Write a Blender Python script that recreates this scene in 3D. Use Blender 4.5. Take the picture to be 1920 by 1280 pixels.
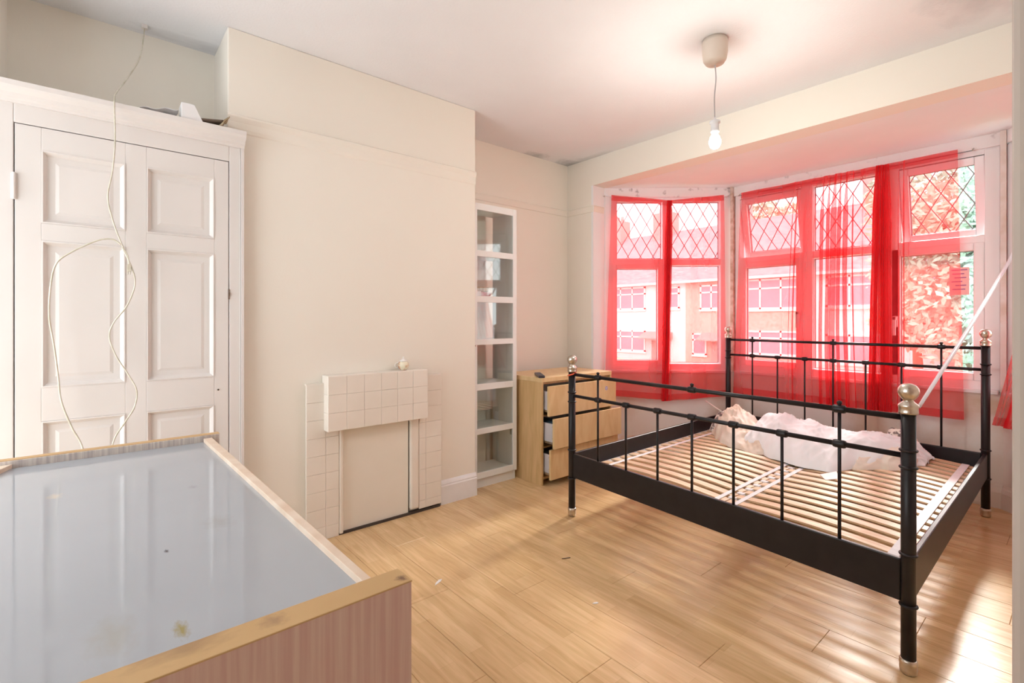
import bpy, math, random
from mathutils import Vector, noise
random.seed(7)
S = bpy.context.scene
COL = S.collection
for o in list(bpy.data.objects): bpy.data.objects.remove(o)

# ------------------------------------------------------------------ camera, sky, sun, exposure
F = 922.0
cam = bpy.data.cameras.new('camera'); camo = bpy.data.objects.new('camera', cam); COL.objects.link(camo)
cam.sensor_width = 36.0; cam.lens = F / 1920 * 36; cam.shift_y = -40 / 1920; cam.clip_start = 0.02; cam.clip_end = 400
camo.location = (0, 0, 1.2)
camo.rotation_euler = (math.radians(90), 0, math.atan2(1085, 922))
S.camera = camo

W = bpy.data.worlds.new('sky'); S.world = W; W.use_nodes = True
bg = W.node_tree.nodes['Background']
bg.inputs[0].default_value = (0.90, 0.96, 1.0, 1); bg.inputs[1].default_value = 4.2

sd = bpy.data.lights.new('sun', 'SUN'); so = bpy.data.objects.new('sun', sd); COL.objects.link(so)
sd.energy = 8.0; sd.angle = math.radians(8); sd.color = (1, 0.96, 0.91)
so.rotation_euler = Vector((0.19, -1, -0.70)).to_track_quat('-Z', 'Y').to_euler()

S.view_settings.view_transform = 'Standard'; S.view_settings.look = 'None'
S.view_settings.gamma = 1; S.view_settings.use_curve_mapping = False
S.view_settings.exposure = 0.27
bulb_light = bpy.data.lights.new('bulb_light', 'POINT'); bulb_light.energy = 15; bulb_light.color = (1, 0.97, 0.90)
bulb_light.shadow_soft_size = 0.03

# ------------------------------------------------------------------ materials
def mat(name, col, rough=0.5, metal=0.0, spec=0.5, emis=None, estr=0):
    m = bpy.data.materials.new(name); m.use_nodes = True
    b = m.node_tree.nodes['Principled BSDF']
    b.inputs['Base Color'].default_value = (*col, 1); b.inputs['Roughness'].default_value = rough
    b.inputs['Metallic'].default_value = metal; b.inputs['Specular IOR Level'].default_value = spec
    if emis:
        b.inputs['Emission Color'].default_value = (*emis, 1); b.inputs['Emission Strength'].default_value = estr
    return m
def nd(m, t, **kw):
    n = m.node_tree.nodes.new(t)
    for k, v in kw.items():
        if k.startswith('i_'): n.inputs[k[2:].replace('_', ' ')].default_value = v
        else: setattr(n, k, v)
    return n
def ln(m, a, b): m.node_tree.links.new(a, b)
def bsdf(m): return m.node_tree.nodes['Principled BSDF']
def noisy(m, c1, c2, scale=(1, 1, 1), nscale=4, detail=4, lo=0.35, hi=0.65, bump=0.0, bscale=60, bdist=0.002, dist=0.0):
    """procedural colour variation in object/world space plus fine relief"""
    g = nd(m, 'ShaderNodeNewGeometry'); mp = nd(m, 'ShaderNodeMapping'); mp.inputs['Scale'].default_value = scale
    ln(m, g.outputs['Position'], mp.inputs['Vector'])
    n = nd(m, 'ShaderNodeTexNoise'); n.inputs['Scale'].default_value = nscale; n.inputs['Detail'].default_value = detail
    n.inputs['Distortion'].default_value = dist
    ln(m, mp.outputs[0], n.inputs['Vector'])
    r = nd(m, 'ShaderNodeValToRGB'); r.color_ramp.elements[0].position = lo; r.color_ramp.elements[1].position = hi
    r.color_ramp.elements[0].color = (*c1, 1); r.color_ramp.elements[1].color = (*c2, 1)
    ln(m, n.outputs['Fac'], r.inputs[0]); ln(m, r.outputs[0], bsdf(m).inputs['Base Color'])
    if bump:
        n2 = nd(m, 'ShaderNodeTexNoise'); n2.inputs['Scale'].default_value = bscale; n2.inputs['Detail'].default_value = 3
        ln(m, g.outputs['Position'], n2.inputs['Vector'])
        b = nd(m, 'ShaderNodeBump'); b.inputs['Strength'].default_value = bump; b.inputs['Distance'].default_value = bdist
        ln(m, n2.outputs['Fac'], b.inputs['Height']); ln(m, b.outputs[0], bsdf(m).inputs['Normal'])
    return r
def stain(m, spots):
    """spots: (x,y,z, rx,ry,rz, colour, strength) - marks with a shape of their own mixed over the base colour"""
    nt = m.node_tree; b = bsdf(m); inp = b.inputs['Base Color']
    g = nd(m, 'ShaderNodeNewGeometry')
    for (x, y, z, rx, ry, rz, c, st) in spots:
        mp = nd(m, 'ShaderNodeMapping'); mp.vector_type = 'POINT'
        mp.inputs['Scale'].default_value = (1 / rx, 1 / ry, 1 / rz); mp.inputs['Location'].default_value = (-x / rx, -y / ry, -z / rz)
        ln(m, g.outputs['Position'], mp.inputs['Vector'])
        ns = nd(m, 'ShaderNodeTexNoise'); ns.inputs['Scale'].default_value = 1.7; ns.inputs['Detail'].default_value = 5
        ln(m, mp.outputs[0], ns.inputs['Vector'])
        le = nd(m, 'ShaderNodeVectorMath', operation='LENGTH'); ln(m, mp.outputs[0], le.inputs[0])
        ad = nd(m, 'ShaderNodeMath', operation='MULTIPLY_ADD'); ad.inputs[1].default_value = 1.6; ln(m, ns.outputs['Fac'], ad.inputs[0]); ln(m, le.outputs['Value'], ad.inputs[2])
        mr = nd(m, 'ShaderNodeMapRange'); mr.inputs['From Min'].default_value = 1.0; mr.inputs['From Max'].default_value = 1.9
        mr.inputs['To Min'].default_value = st; mr.inputs['To Max'].default_value = 0; ln(m, ad.outputs[0], mr.inputs['Value'])
        mx = nd(m, 'ShaderNodeMix', data_type='RGBA'); ln(m, mr.outputs[0], mx.inputs['Factor'])
        if inp.links: ln(m, inp.links[0].from_socket, mx.inputs['A'])
        else: mx.inputs['A'].default_value = inp.default_value
        mx.inputs['B'].default_value = (*c, 1); ln(m, mx.outputs['Result'], inp)

CREAM = (0.82, 0.755, 0.63)
M = {}
M['wall'] = mat('cream_wall_paint', CREAM, 0.7); noisy(M['wall'], (0.86, 0.81, 0.725), (0.88, 0.83, 0.745), nscale=1.3, bump=0.15, bscale=140)
M['ceiling'] = mat('white_ceiling_paint', (0.83, 0.83, 0.85), 0.8); noisy(M['ceiling'], (0.83, 0.83, 0.85), (0.85, 0.85, 0.87), nscale=3, bump=0.35, bscale=90, bdist=0.004)
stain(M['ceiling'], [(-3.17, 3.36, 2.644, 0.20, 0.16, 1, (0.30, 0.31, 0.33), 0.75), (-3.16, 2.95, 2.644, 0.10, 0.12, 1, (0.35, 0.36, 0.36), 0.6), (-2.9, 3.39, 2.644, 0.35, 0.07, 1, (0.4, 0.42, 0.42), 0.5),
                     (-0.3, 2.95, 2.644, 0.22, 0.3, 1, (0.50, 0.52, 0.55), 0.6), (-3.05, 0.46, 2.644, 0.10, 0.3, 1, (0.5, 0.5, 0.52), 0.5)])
M['baywhite'] = mat('bay_white_paint', (0.85, 0.85, 0.86), 0.7); noisy(M['baywhite'], (0.84, 0.84, 0.85), (0.88, 0.88, 0.89), nscale=2)
M['bayplaster'] = mat('worn_bay_plaster', (0.8, 0.72, 0.66), 0.8)
noisy(M['bayplaster'], (0.66, 0.47, 0.36), (0.83, 0.78, 0.74), nscale=2.2, detail=6, lo=0.32, hi=0.55, bump=0.2)
stain(M['bayplaster'], [(-0.42, 4.42, 0.66, 0.16, 0.3, 0.09, (0.55, 0.38, 0.24), 0.7)])
M['header'] = mat('grubby_white_header_paint', (0.84, 0.8, 0.8), 0.55); noisy(M['header'], (0.42, 0.36, 0.36), (0.84, 0.79, 0.79), nscale=14, detail=6, lo=0.28, hi=0.40)
M['white'] = mat('white_gloss_paint', (0.84, 0.785, 0.745), 0.35); noisy(M['white'], (0.735, 0.69, 0.66), (0.765, 0.715, 0.685), nscale=3, bump=0.06, bscale=40)
M['skirt'] = mat('white_skirting_paint', (0.84, 0.83, 0.84), 0.35); noisy(M['skirt'], (0.80, 0.78, 0.78), (0.87, 0.86, 0.87), nscale=6)
M['dirtyskirt'] = mat('stained_skirting_paint', (0.8, 0.7, 0.6), 0.5); noisy(M['dirtyskirt'], (0.55, 0.36, 0.22), (0.83, 0.79, 0.75), nscale=5, detail=6, lo=0.3, hi=0.5)
M['tile'] = mat('cream_painted_tile', (0.85, 0.79, 0.71), 0.35); noisy(M['tile'], (0.83, 0.77, 0.69), (0.87, 0.81, 0.735), nscale=5, bump=0.05, bscale=30)
M['grout'] = mat('painted_grout', (0.78, 0.71, 0.62), 0.7)
M['board'] = mat('cream_fire_board', (0.84, 0.79, 0.70), 0.5); noisy(M['board'], (0.82, 0.77, 0.68), (0.86, 0.81, 0.72), nscale=3)
M['dark'] = mat('dark_gap', (0.06, 0.045, 0.035), 0.8)
M['upvc'] = mat('white_upvc', (0.83, 0.81, 0.83), 0.3); noisy(M['upvc'], (0.82, 0.80, 0.82), (0.85, 0.83, 0.85), nscale=3)
M['seal'] = mat('grey_seal', (0.2, 0.2, 0.22), 0.6)
M['sealpale'] = mat('pale_corner_strip', (0.74, 0.66, 0.62), 0.6); noisy(M['sealpale'], (0.66, 0.55, 0.48), (0.80, 0.74, 0.72), nscale=9)
M['sealbrown'] = mat('brown_corner_sealant', (0.50, 0.36, 0.27), 0.7); noisy(M['sealbrown'], (0.50, 0.36, 0.27), (0.72, 0.62, 0.55), nscale=20)
M['lead'] = mat('grey_lead', (0.27, 0.27, 0.30), 0.5, 0.3)
M['black'] = mat('black_bed_enamel', (0.022, 0.018, 0.020), 0.38, 0.0, 0.35); noisy(M['black'], (0.010, 0.008, 0.010), (0.016, 0.013, 0.015), nscale=20)
M['nickel'] = mat('brushed_nickel', (0.62, 0.57, 0.50), 0.28, 1.0); noisy(M['nickel'], (0.52, 0.47, 0.40), (0.72, 0.67, 0.6), nscale=30)
M['slat'] = mat('pine_slat_wood', (0.78, 0.58, 0.38), 0.45); noisy(M['slat'], (0.68, 0.45, 0.26), (0.84, 0.66, 0.46), scale=(2, 18, 2), nscale=3)
M['strap'] = mat('white_strap_webbing', (0.86, 0.86, 0.88), 0.7); noisy(M['strap'], (0.82, 0.82, 0.85), (0.88, 0.88, 0.9), nscale=40)
M['birch'] = mat('birch_veneer', (0.78, 0.57, 0.30), 0.4); noisy(M['birch'], (0.72, 0.50, 0.245), (0.80, 0.60, 0.33), scale=(3, 3, 1), nscale=5, detail=6, dist=0.6)
M['birchside'] = mat('birch_side_veneer', (0.66, 0.44, 0.20), 0.45); noisy(M['birchside'], (0.58, 0.37, 0.16), (0.72, 0.48, 0.24), scale=(8, 8, 1), nscale=3, detail=6, dist=0.6)
M['drawerside'] = mat('grey_drawer_side', (0.66, 0.64, 0.68), 0.4, 0.2)
M['bluecloth'] = mat('blue_cloth', (0.10, 0.22, 0.34), 0.8); noisy(M['bluecloth'], (0.07, 0.17, 0.28), (0.14, 0.28, 0.4), nscale=20)
M['bookcase'] = mat('white_bookcase_foil', (0.84, 0.84, 0.83), 0.35); noisy(M['bookcase'], (0.83, 0.83, 0.82), (0.86, 0.86, 0.85), nscale=3)
M['backpanel'] = mat('bookcase_back_board', (0.62, 0.59, 0.47), 0.6); noisy(M['backpanel'], (0.84, 0.81, 0.72), (0.88, 0.85, 0.77), nscale=3)
M['plastic'] = mat('black_plastic', (0.03, 0.025, 0.035), 0.4)
M['pendant'] = mat('beige_pendant_plastic', (0.78, 0.68, 0.58), 0.4); noisy(M['pendant'], (0.76, 0.66, 0.56), (0.80, 0.70, 0.61), nscale=8)
M['cable'] = mat('grey_lamp_cable', (0.5, 0.48, 0.5), 0.5)
M['whitecable'] = mat('old_white_cable', (0.66, 0.62, 0.52), 0.5); noisy(M['whitecable'], (0.55, 0.51, 0.40), (0.72, 0.68, 0.58), nscale=25)
M['bulb'] = mat('lit_bulb', (1, 1, 0.95), 0.3, emis=(1, 0.97, 0.86), estr=25)
M['tan'] = mat('tan_edge_strip', (0.58, 0.37, 0.17), 0.5)
noisy(M['tan'], (0.55, 0.345, 0.155), (0.60, 0.39, 0.185), nscale=6)
stain(M['tan'], [(-0.79, 0.09, 0.76, 0.03, 0.06, 0.3, (0.33, 0.2, 0.1), 0.7), (-0.775, 0.20, 0.76, 0.02, 0.02, 0.3, (0.3, 0.18, 0.1), 0.6), (-0.76, 0.40, 0.755, 0.012, 0.012, 0.02, (0.12, 0.05, 0.03), 0.9)])
M['paletan'] = mat('pale_worn_rail', (0.76, 0.60, 0.46), 0.5); noisy(M['paletan'], (0.72, 0.55, 0.42), (0.82, 0.68, 0.56), nscale=12)
M['innergrey'] = mat('scuffed_inner_board', (0.5, 0.45, 0.42), 0.6); noisy(M['innergrey'], (0.42, 0.36, 0.34), (0.62, 0.56, 0.5), scale=(1, 20, 1), nscale=6)
M['redwood'] = mat('reddish_wood_laminate', (0.34, 0.18, 0.13), 0.45)
noisy(M['redwood'], (0.62, 0.39, 0.35), (0.72, 0.54, 0.46), scale=(30, 30, 1.0), nscale=4, detail=8, lo=0.35, hi=0.72)
M['blueglass'] = mat('pale_blue_back_painted_glass', (0.40, 0.43, 0.47), 0.06, spec=0.7)
noisy(M['blueglass'], (0.385, 0.41, 0.45), (0.41, 0.435, 0.475), nscale=2)
stain(M['blueglass'], [(-1.205, 0.111, 0.735, 0.010, 0.004, 0.5, (0.02, 0.02, 0.04), 1), (-0.885, 0.10, 0.735, 0.030, 0.010, 0.5, (0.30, 0.24, 0.05), 0.9), (-1.77, -0.08, 0.735, 0.03, 0.016, 0.5, (0.6, 0.5, 0.4), 0.7),
    (-1.3, 0.22, 0.735, 0.05, 0.03, 0.5, (0.33, 0.33, 0.32), 0.5), (-0.93, 0.02, 0.735, 0.07, 0.03, 0.5, (0.36, 0.34, 0.28), 0.5), (-1.62, 0.21, 0.735, 0.02, 0.012, 0.5, (0.3, 0.3, 0.33), 0.6)])
M['sheet'] = mat('white_cotton_sheet', (0.84, 0.84, 0.86), 0.85); noisy(M['sheet'], (0.82, 0.84, 0.87), (0.87, 0.89, 0.93), nscale=3, bump=0.1, bscale=300)
M['creamcloth'] = mat('cream_cloth', (0.78, 0.70, 0.60), 0.85); noisy(M['creamcloth'], (0.70, 0.58, 0.46), (0.83, 0.77, 0.70), nscale=4)
M['pattern'] = mat('patterned_cloth', (0.6, 0.5, 0.4), 0.85); noisy(M['pattern'], (0.20, 0.17, 0.16), (0.80, 0.76, 0.70), nscale=38, detail=2, lo=0.45, hi=0.55)
M['stick'] = mat('pale_wood_stick', (0.72, 0.65, 0.6), 0.5)
M['red_band'] = mat('orange_red_rubber', (0.75, 0.13, 0.06), 0.5)
M['ribbon'] = mat('white_plastic_strip', (0.80, 0.80, 0.86), 0.35)
M['paper'] = mat('white_paper', (0.82, 0.80, 0.80), 0.7)
M['darkpaper'] = mat('dark_brown_card', (0.16, 0.11, 0.08), 0.7)
M['brownpaper'] = mat('brown_paper', (0.42, 0.30, 0.16), 0.8); noisy(M['brownpaper'], (0.3, 0.2, 0.1), (0.6, 0.5, 0.35), nscale=30)
M['redbox'] = mat('red_card', (0.55, 0.12, 0.12), 0.6); noisy(M['redbox'], (0.5, 0.08, 0.10), (0.62, 0.35, 0.3), nscale=40)
M['purple'] = mat('purple_print', (0.30, 0.22, 0.50), 0.6)
M['porcelain'] = mat('painted_porcelain', (0.8, 0.66, 0.48), 0.2); noisy(M['porcelain'], (0.62, 0.26, 0.12), (0.86, 0.80, 0.62), nscale=26, lo=0.38, hi=0.52)
M['porc_white'] = mat('white_porcelain', (0.85, 0.83, 0.80), 0.2)
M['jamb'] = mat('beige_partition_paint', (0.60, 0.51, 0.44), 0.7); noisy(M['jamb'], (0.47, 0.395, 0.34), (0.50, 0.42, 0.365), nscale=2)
# laminate floor: three-strip boards
m = M['floor'] = mat('laminate_strip_floor', (0.68, 0.45, 0.24), 0.2)
g = nd(m, 'ShaderNodeNewGeometry')
br = nd(m, 'ShaderNodeTexBrick'); br.offset = 0.37; br.inputs['Scale'].default_value = 1; br.inputs['Brick Width'].default_value = 0.43; br.inputs['Row Height'].default_value = 0.0643
br.inputs['Mortar Size'].default_value = 0.0006; br.inputs['Mortar Smooth'].default_value = 0.3
br.inputs['Color1'].default_value = (0.80, 0.56, 0.31, 1); br.inputs['Color2'].default_value = (0.70, 0.465, 0.24, 1); br.inputs['Mortar'].default_value = (0.62, 0.40, 0.21, 1)
ln(m, g.outputs['Position'], br.inputs['Vector'])
mp = nd(m, 'ShaderNodeMapping'); mp.inputs['Scale'].default_value = (1.6, 17, 1); ln(m, g.outputs['Position'], mp.inputs['Vector'])
n = nd(m, 'ShaderNodeTexNoise'); n.inputs['Scale'].default_value = 2.2; n.inputs['Detail'].default_value = 7; n.inputs['Distortion'].default_value = 1.2; ln(m, mp.outputs[0], n.inputs['Vector'])
r = nd(m, 'ShaderNodeValToRGB'); r.color_ramp.elements[0].position = 0.3; r.color_ramp.elements[1].position = 0.7
r.color_ramp.elements[0].color = (0.86, 0.83, 0.77, 1); r.color_ramp.elements[1].color = (1.06, 1.08, 1.11, 1); ln(m, n.outputs['Fac'], r.inputs[0])
mx = nd(m, 'ShaderNodeMix', data_type='RGBA', blend_type='MULTIPLY'); mx.inputs['Factor'].default_value = 1
ln(m, br.outputs['Color'], mx.inputs['A']); ln(m, r.outputs[0], mx.inputs['B']); ln(m, mx.outputs['Result'], bsdf(m).inputs['Base Color'])
rr = nd(m, 'ShaderNodeMapRange'); rr.inputs['To Min'].default_value = 0.16; rr.inputs['To Max'].default_value = 0.30; ln(m, n.outputs['Fac'], rr.inputs['Value']); ln(m, rr.outputs[0], bsdf(m).inputs['Roughness'])
bsdf(m).inputs['Specular IOR Level'].default_value = 0.55
# glass
def glass(name, tint=(0.97, 0.99, 0.98), refl=0.04):
    m = bpy.data.materials.new(name); m.use_nodes = True; nt = m.node_tree; nt.nodes.remove(bsdf(m)); out = nt.nodes['Material Output']
    t = nd(m, 'ShaderNodeBsdfTransparent'); t.inputs[0].default_value = (*tint, 1)
    gl = nd(m, 'ShaderNodeBsdfGlossy'); gl.inputs['Roughness'].default_value = 0.03
    ge = nd(m, 'ShaderNodeNewGeometry'); dt = nd(m, 'ShaderNodeVectorMath', operation='DOT_PRODUCT'); ln(m, ge.outputs['Normal'], dt.inputs[0]); ln(m, ge.outputs['Incoming'], dt.inputs[1])
    ab = nd(m, 'ShaderNodeMath', operation='ABSOLUTE'); ln(m, dt.outputs['Value'], ab.inputs[0])
    su = nd(m, 'ShaderNodeMath', operation='SUBTRACT'); su.inputs[0].default_value = 1; ln(m, ab.outputs[0], su.inputs[1])
    pw = nd(m, 'ShaderNodeMath', operation='POWER'); pw.inputs[1].default_value = 5; ln(m, su.outputs[0], pw.inputs[0])
    ad = nd(m, 'ShaderNodeMath', operation='MULTIPLY_ADD'); ad.inputs[1].default_value = 0.8; ad.inputs[2].default_value = refl; ad.use_clamp = True; ln(m, pw.outputs[0], ad.inputs[0])
    mx = nd(m, 'ShaderNodeMixShader'); ln(m, ad.outputs[0], mx.inputs[0]); ln(m, t.outputs[0], mx.inputs[1]); ln(m, gl.outputs[0], mx.inputs[2])
    ln(m, mx.outputs[0], out.inputs['Surface']); return m
M['glass'] = glass('window_glass'); M['cabglass'] = glass('cabinet_glass', (0.96, 0.97, 0.955), 0.08)
def sheer(name, col, op):
    m = bpy.data.materials.new(name); m.use_nodes = True; nt = m.node_tree; nt.nodes.remove(bsdf(m)); out = nt.nodes['Material Output']
    t = nd(m, 'ShaderNodeBsdfTransparent'); t.inputs[0].default_value = (1, 0.95, 0.955, 1)
    d = nd(m, 'ShaderNodeBsdfDiffuse'); d.inputs[0].default_value = (*col, 1)
    tr = nd(m, 'ShaderNodeBsdfTranslucent'); tr.inputs[0].default_value = (*col, 1)
    m1 = nd(m, 'ShaderNodeMixShader'); m1.inputs[0].default_value = 0.32; ln(m, d.outputs[0], m1.inputs[1]); ln(m, tr.outputs[0], m1.inputs[2])
    ge = nd(m, 'ShaderNodeNewGeometry'); dt = nd(m, 'ShaderNodeVectorMath', operation='DOT_PRODUCT'); ln(m, ge.outputs['Normal'], dt.inputs[0]); ln(m, ge.outputs['Incoming'], dt.inputs[1])
    ab = nd(m, 'ShaderNodeMath', operation='ABSOLUTE'); ln(m, dt.outputs['Value'], ab.inputs[0])
    mxx = nd(m, 'ShaderNodeMath', operation='MAXIMUM'); mxx.inputs[1].default_value = 0.12; ln(m, ab.outputs[0], mxx.inputs[0])
    iv = nd(m, 'ShaderNodeMath', operation='DIVIDE'); iv.inputs[0].default_value = 1; ln(m, mxx.outputs[0], iv.inputs[1])
    pw = nd(m, 'ShaderNodeMath', operation='POWER'); pw.inputs[0].default_value = 1 - op; ln(m, iv.outputs[0], pw.inputs[1])
    sb = nd(m, 'ShaderNodeMath', operation='SUBTRACT'); sb.inputs[0].default_value = 1; ln(m, pw.outputs[0], sb.inputs[1])
    mx = nd(m, 'ShaderNodeMixShader'); ln(m, sb.outputs[0], mx.inputs[0]); ln(m, t.outputs[0], mx.inputs[1]); ln(m, m1.outputs[0], mx.inputs[2])
    ln(m, mx.outputs[0], out.inputs['Surface']); return m
M['red'] = sheer('red_voile', (0.90, 0.035, 0.045), 0.46)
# outdoors
M['render'] = mat('white_render', (0.75, 0.76, 0.76), 0.9); noisy(M['render'], (0.70, 0.71, 0.72), (0.78, 0.78, 0.78), nscale=1)
M['pebble'] = mat('pinkish_pebbledash', (0.62, 0.47, 0.40), 0.9); noisy(M['pebble'], (0.55, 0.40, 0.34), (0.68, 0.53, 0.46), nscale=6)
M['brick'] = mat('red_brick_facing', (0.45, 0.22, 0.17), 0.9); noisy(M['brick'], (0.48, 0.32, 0.30), (0.58, 0.40, 0.37), nscale=5)
M['rooftile'] = mat('clay_roof', (0.42, 0.33, 0.34), 0.9); noisy(M['rooftile'], (0.34, 0.26, 0.28), (0.50, 0.39, 0.39), scale=(1, 1, 4), nscale=3)
M['housewhite'] = mat('house_window_white', (0.82, 0.82, 0.82), 0.5)
M['housepane'] = mat('house_window_pane', (0.30, 0.30, 0.36), 0.15)
M['leaf'] = mat('green_leaves', (0.13, 0.30, 0.12), 0.6); noisy(M['leaf'], (0.34, 0.48, 0.38), (0.48, 0.62, 0.50), nscale=2)
M['palleaf'] = mat('pale_leaves', (0.3, 0.4, 0.25), 0.6); noisy(M['palleaf'], (0.42, 0.48, 0.36), (0.58, 0.62, 0.5), nscale=2)
M['bark'] = mat('tree_bark', (0.2, 0.15, 0.1), 0.9)
M['road'] = mat('grey_tarmac', (0.30, 0.30, 0.31), 0.9); noisy(M['road'], (0.26, 0.26, 0.27), (0.34, 0.34, 0.35), nscale=2)
M['grass'] = mat('green_verge', (0.28, 0.33, 0.18), 0.9); noisy(M['grass'], (0.22, 0.28, 0.13), (0.36, 0.38, 0.24), nscale=1)
M['carpaint'] = mat('pale_grey_car_paint', (0.62, 0.64, 0.68), 0.25, 0.3)
M['tyre'] = mat('tyre_rubber', (0.03, 0.03, 0.03), 0.8)

# ------------------------------------------------------------------ mesh helpers
LOC = {}
def empty(name, loc, label=None, cat=None, group=None, kind=None, parent=None):
    o = bpy.data.objects.new(name, None); COL.objects.link(o); o.empty_display_size = 0.05
    LOC[o] = Vector(loc)
    if parent: o.parent = parent; o.location = Vector(loc) - LOC[parent]
    else: o.location = loc
    tag(o, label, cat, group, kind); return o
def tag(o, label=None, cat=None, group=None, kind=None):
    if label: o['label'] = label
    if cat: o['category'] = cat
    if group: o['group'] = group
    if kind: o['kind'] = kind
    return o
class B:
    def __init__(s): s.v = []; s.f = []; s.sm = []
    def add(s, vs, fs, smooth=False):
        k = len(s.v); s.v += [tuple(p) for p in vs]; s.f += [tuple(i + k for i in f) for f in fs]; s.sm += [smooth] * len(fs); return s
    def hexa(s, p):  # bottom 4 ccw, top 4 ccw
        return s.add(p, [(3, 2, 1, 0), (4, 5, 6, 7), (0, 1, 5, 4), (1, 2, 6, 5), (2, 3, 7, 6), (3, 0, 4, 7)])
    def box(s, x0, x1, y0, y1, z0, z1):
        x0, x1 = min(x0, x1), max(x0, x1); y0, y1 = min(y0, y1), max(y0, y1); z0, z1 = min(z0, z1), max(z0, z1)
        return s.hexa([(x0, y0, z0), (x1, y0, z0), (x1, y1, z0), (x0, y1, z0), (x0, y0, z1), (x1, y0, z1), (x1, y1, z1), (x0, y1, z1)])
    def lbox(s, fr, s0, s1, n0, n1, z0, z1, sh=None):  # box in a wall frame (A, D, N)
        A, D, N = fr
        q = [(a, n, z) for z in (z0, z1) for a, n in ((s0, n0), (s1, n0), (s1, n1), (s0, n1))]
        if sh: q = [sh(*p) for p in q]
        return s.hexa([(A[0] + D[0] * a + N[0] * n, A[1] + D[1] * a + N[1] * n, z) for a, n, z in q])
    def prism(s, poly, z0, z1):
        n = len(poly); vs = [(x, y, z0) for x, y in poly] + [(x, y, z1) for x, y in poly]
        return s.add(vs, [tuple(range(n))[::-1], tuple(range(n, 2 * n))] + [(i, (i + 1) % n, n + (i + 1) % n, n + i) for i in range(n)])
    def tube(s, pts, r, n=8, smooth=True, caps=True):
        pts = [Vector(p) for p in pts]; k0 = len(s.v); rs = r if isinstance(r, (list, tuple)) else [r] * len(pts)
        ref = None; vs = []
        for i, p in enumerate(pts):
            t = (pts[min(i + 1, len(pts) - 1)] - pts[max(i - 1, 0)]).normalized()
            if ref is None: ref = Vector((0, 0, 1)) if abs(t.z) < 0.9 else Vector((1, 0, 0))
            a = (ref - t * ref.dot(t)).normalized(); b = t.cross(a); ref = a
            for j in range(n):
                w = 2 * math.pi * j / n; vs.append(p + (a * math.cos(w) + b * math.sin(w)) * rs[i])
        fs = [(i * n + j, i * n + (j + 1) % n, (i + 1) * n + (j + 1) % n, (i + 1) * n + j) for i in range(len(pts) - 1) for j in range(n)]
        s.add(vs, fs, smooth)
        if caps: s.add([], []); s.f += [tuple(k0 + j for j in range(n))[::-1], tuple(k0 + (len(pts) - 1) * n + j for j in range(n))]; s.sm += [False, False]
        return s
    def lathe(s, c, prof, n=24, smooth=True):  # prof list of (r, z) absolute z
        vs = [(c[0] + r * math.cos(2 * math.pi * j / n), c[1] + r * math.sin(2 * math.pi * j / n), z) for r, z in prof for j in range(n)]
        fs = [(i * n + j, i * n + (j + 1) % n, (i + 1) * n + (j + 1) % n, (i + 1) * n + j) for i in range(len(prof) - 1) for j in range(n)]
        k0 = len(s.v); s.add(vs, fs, smooth)
        s.f += [tuple(k0 + j for j in range(n))[::-1], tuple(k0 + (len(prof) - 1) * n + j for j in range(n))]; s.sm += [False, False]
        return s
    def profile(s, prof, path):  # prof (out, z) points swept along path of (x, y, nx, ny)
        n = len(prof); vs = [(x + nx * o, y + ny * o, z) for x, y, nx, ny in path for o, z in prof]
        fs = [(i * n + j, (i + 1) * n + j, (i + 1) * n + (j + 1) % n, i * n + (j + 1) % n) for i in range(len(path) - 1) for j in range(n)]
        s.add(vs, fs); k = len(s.v) - len(vs); s.f += [tuple(k + j for j in range(n)), tuple(k + (len(path) - 1) * n + j for j in range(n))[::-1]]; s.sm += [False, False]
        return s
    def grid(s, nu, nv, fn, smooth=True):
        vs = [fn(i / nu, j / nv) for j in range(nv + 1) for i in range(nu + 1)]
        return s.add(vs, [(j * (nu + 1) + i, j * (nu + 1) + i + 1, (j + 1) * (nu + 1) + i + 1, (j + 1) * (nu + 1) + i) for j in range(nv) for i in range(nu)], smooth)
    def build(s, name, m, parent=None, bevel=0, seg=2, solid=0, origin=None):
        import bmesh
        base = LOC[parent] if parent else (Vector(origin) if origin else None)
        if base is None:
            xs = [v[0] for v in s.v]; ys = [v[1] for v in s.v]; zs = [v[2] for v in s.v]
            base = Vector(((min(xs) + max(xs)) / 2, (min(ys) + max(ys)) / 2, min(zs)))
        me = bpy.data.meshes.new(name); me.from_pydata([tuple(Vector(v) - base) for v in s.v], [], s.f)
        me.polygons.foreach_set('use_smooth', s.sm)
        bm = bmesh.new(); bm.from_mesh(me); bmesh.ops.recalc_face_normals(bm, faces=bm.faces); bm.to_mesh(me); bm.free()
        me.materials.append(m); me.update()
        o = bpy.data.objects.new(name, me); COL.objects.link(o)
        if parent: o.parent = parent
        else: o.location = base
        LOC[o] = base.copy()
        if solid: md = o.modifiers.new('thick', 'SOLIDIFY'); md.thickness = solid; md.offset = 0
        if bevel: md = o.modifiers.new('bevel', 'BEVEL'); md.width = bevel; md.segments = seg; md.limit_method = 'ANGLE'
        return o
def st(b, name, m, **k): o = b.build(name, m, **k); o['kind'] = 'structure'; return o

# ------------------------------------------------------------------ the room shell
CH = 2.644; BX = -2.745; AL = -3.10; AR = -3.185; WY = 3.39; BAYZ = 2.402
RX = 0.72; BK = -1.3
P1 = (-2.872, 3.54); P2 = (-2.100, 4.41); P3 = (-0.360, 4.41); P4 = (0.412, 3.54)
def frame(a, b):
    d = Vector((b[0] - a[0], b[1] - a[1])); L = d.length; d /= L
    return (a, (d.x, d.y), (d.y, -d.x)), L
FL_, LL = frame(P1, P2); FF_, LF = frame(P2, P3); FR_, LR = frame(P3, P4)

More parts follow.
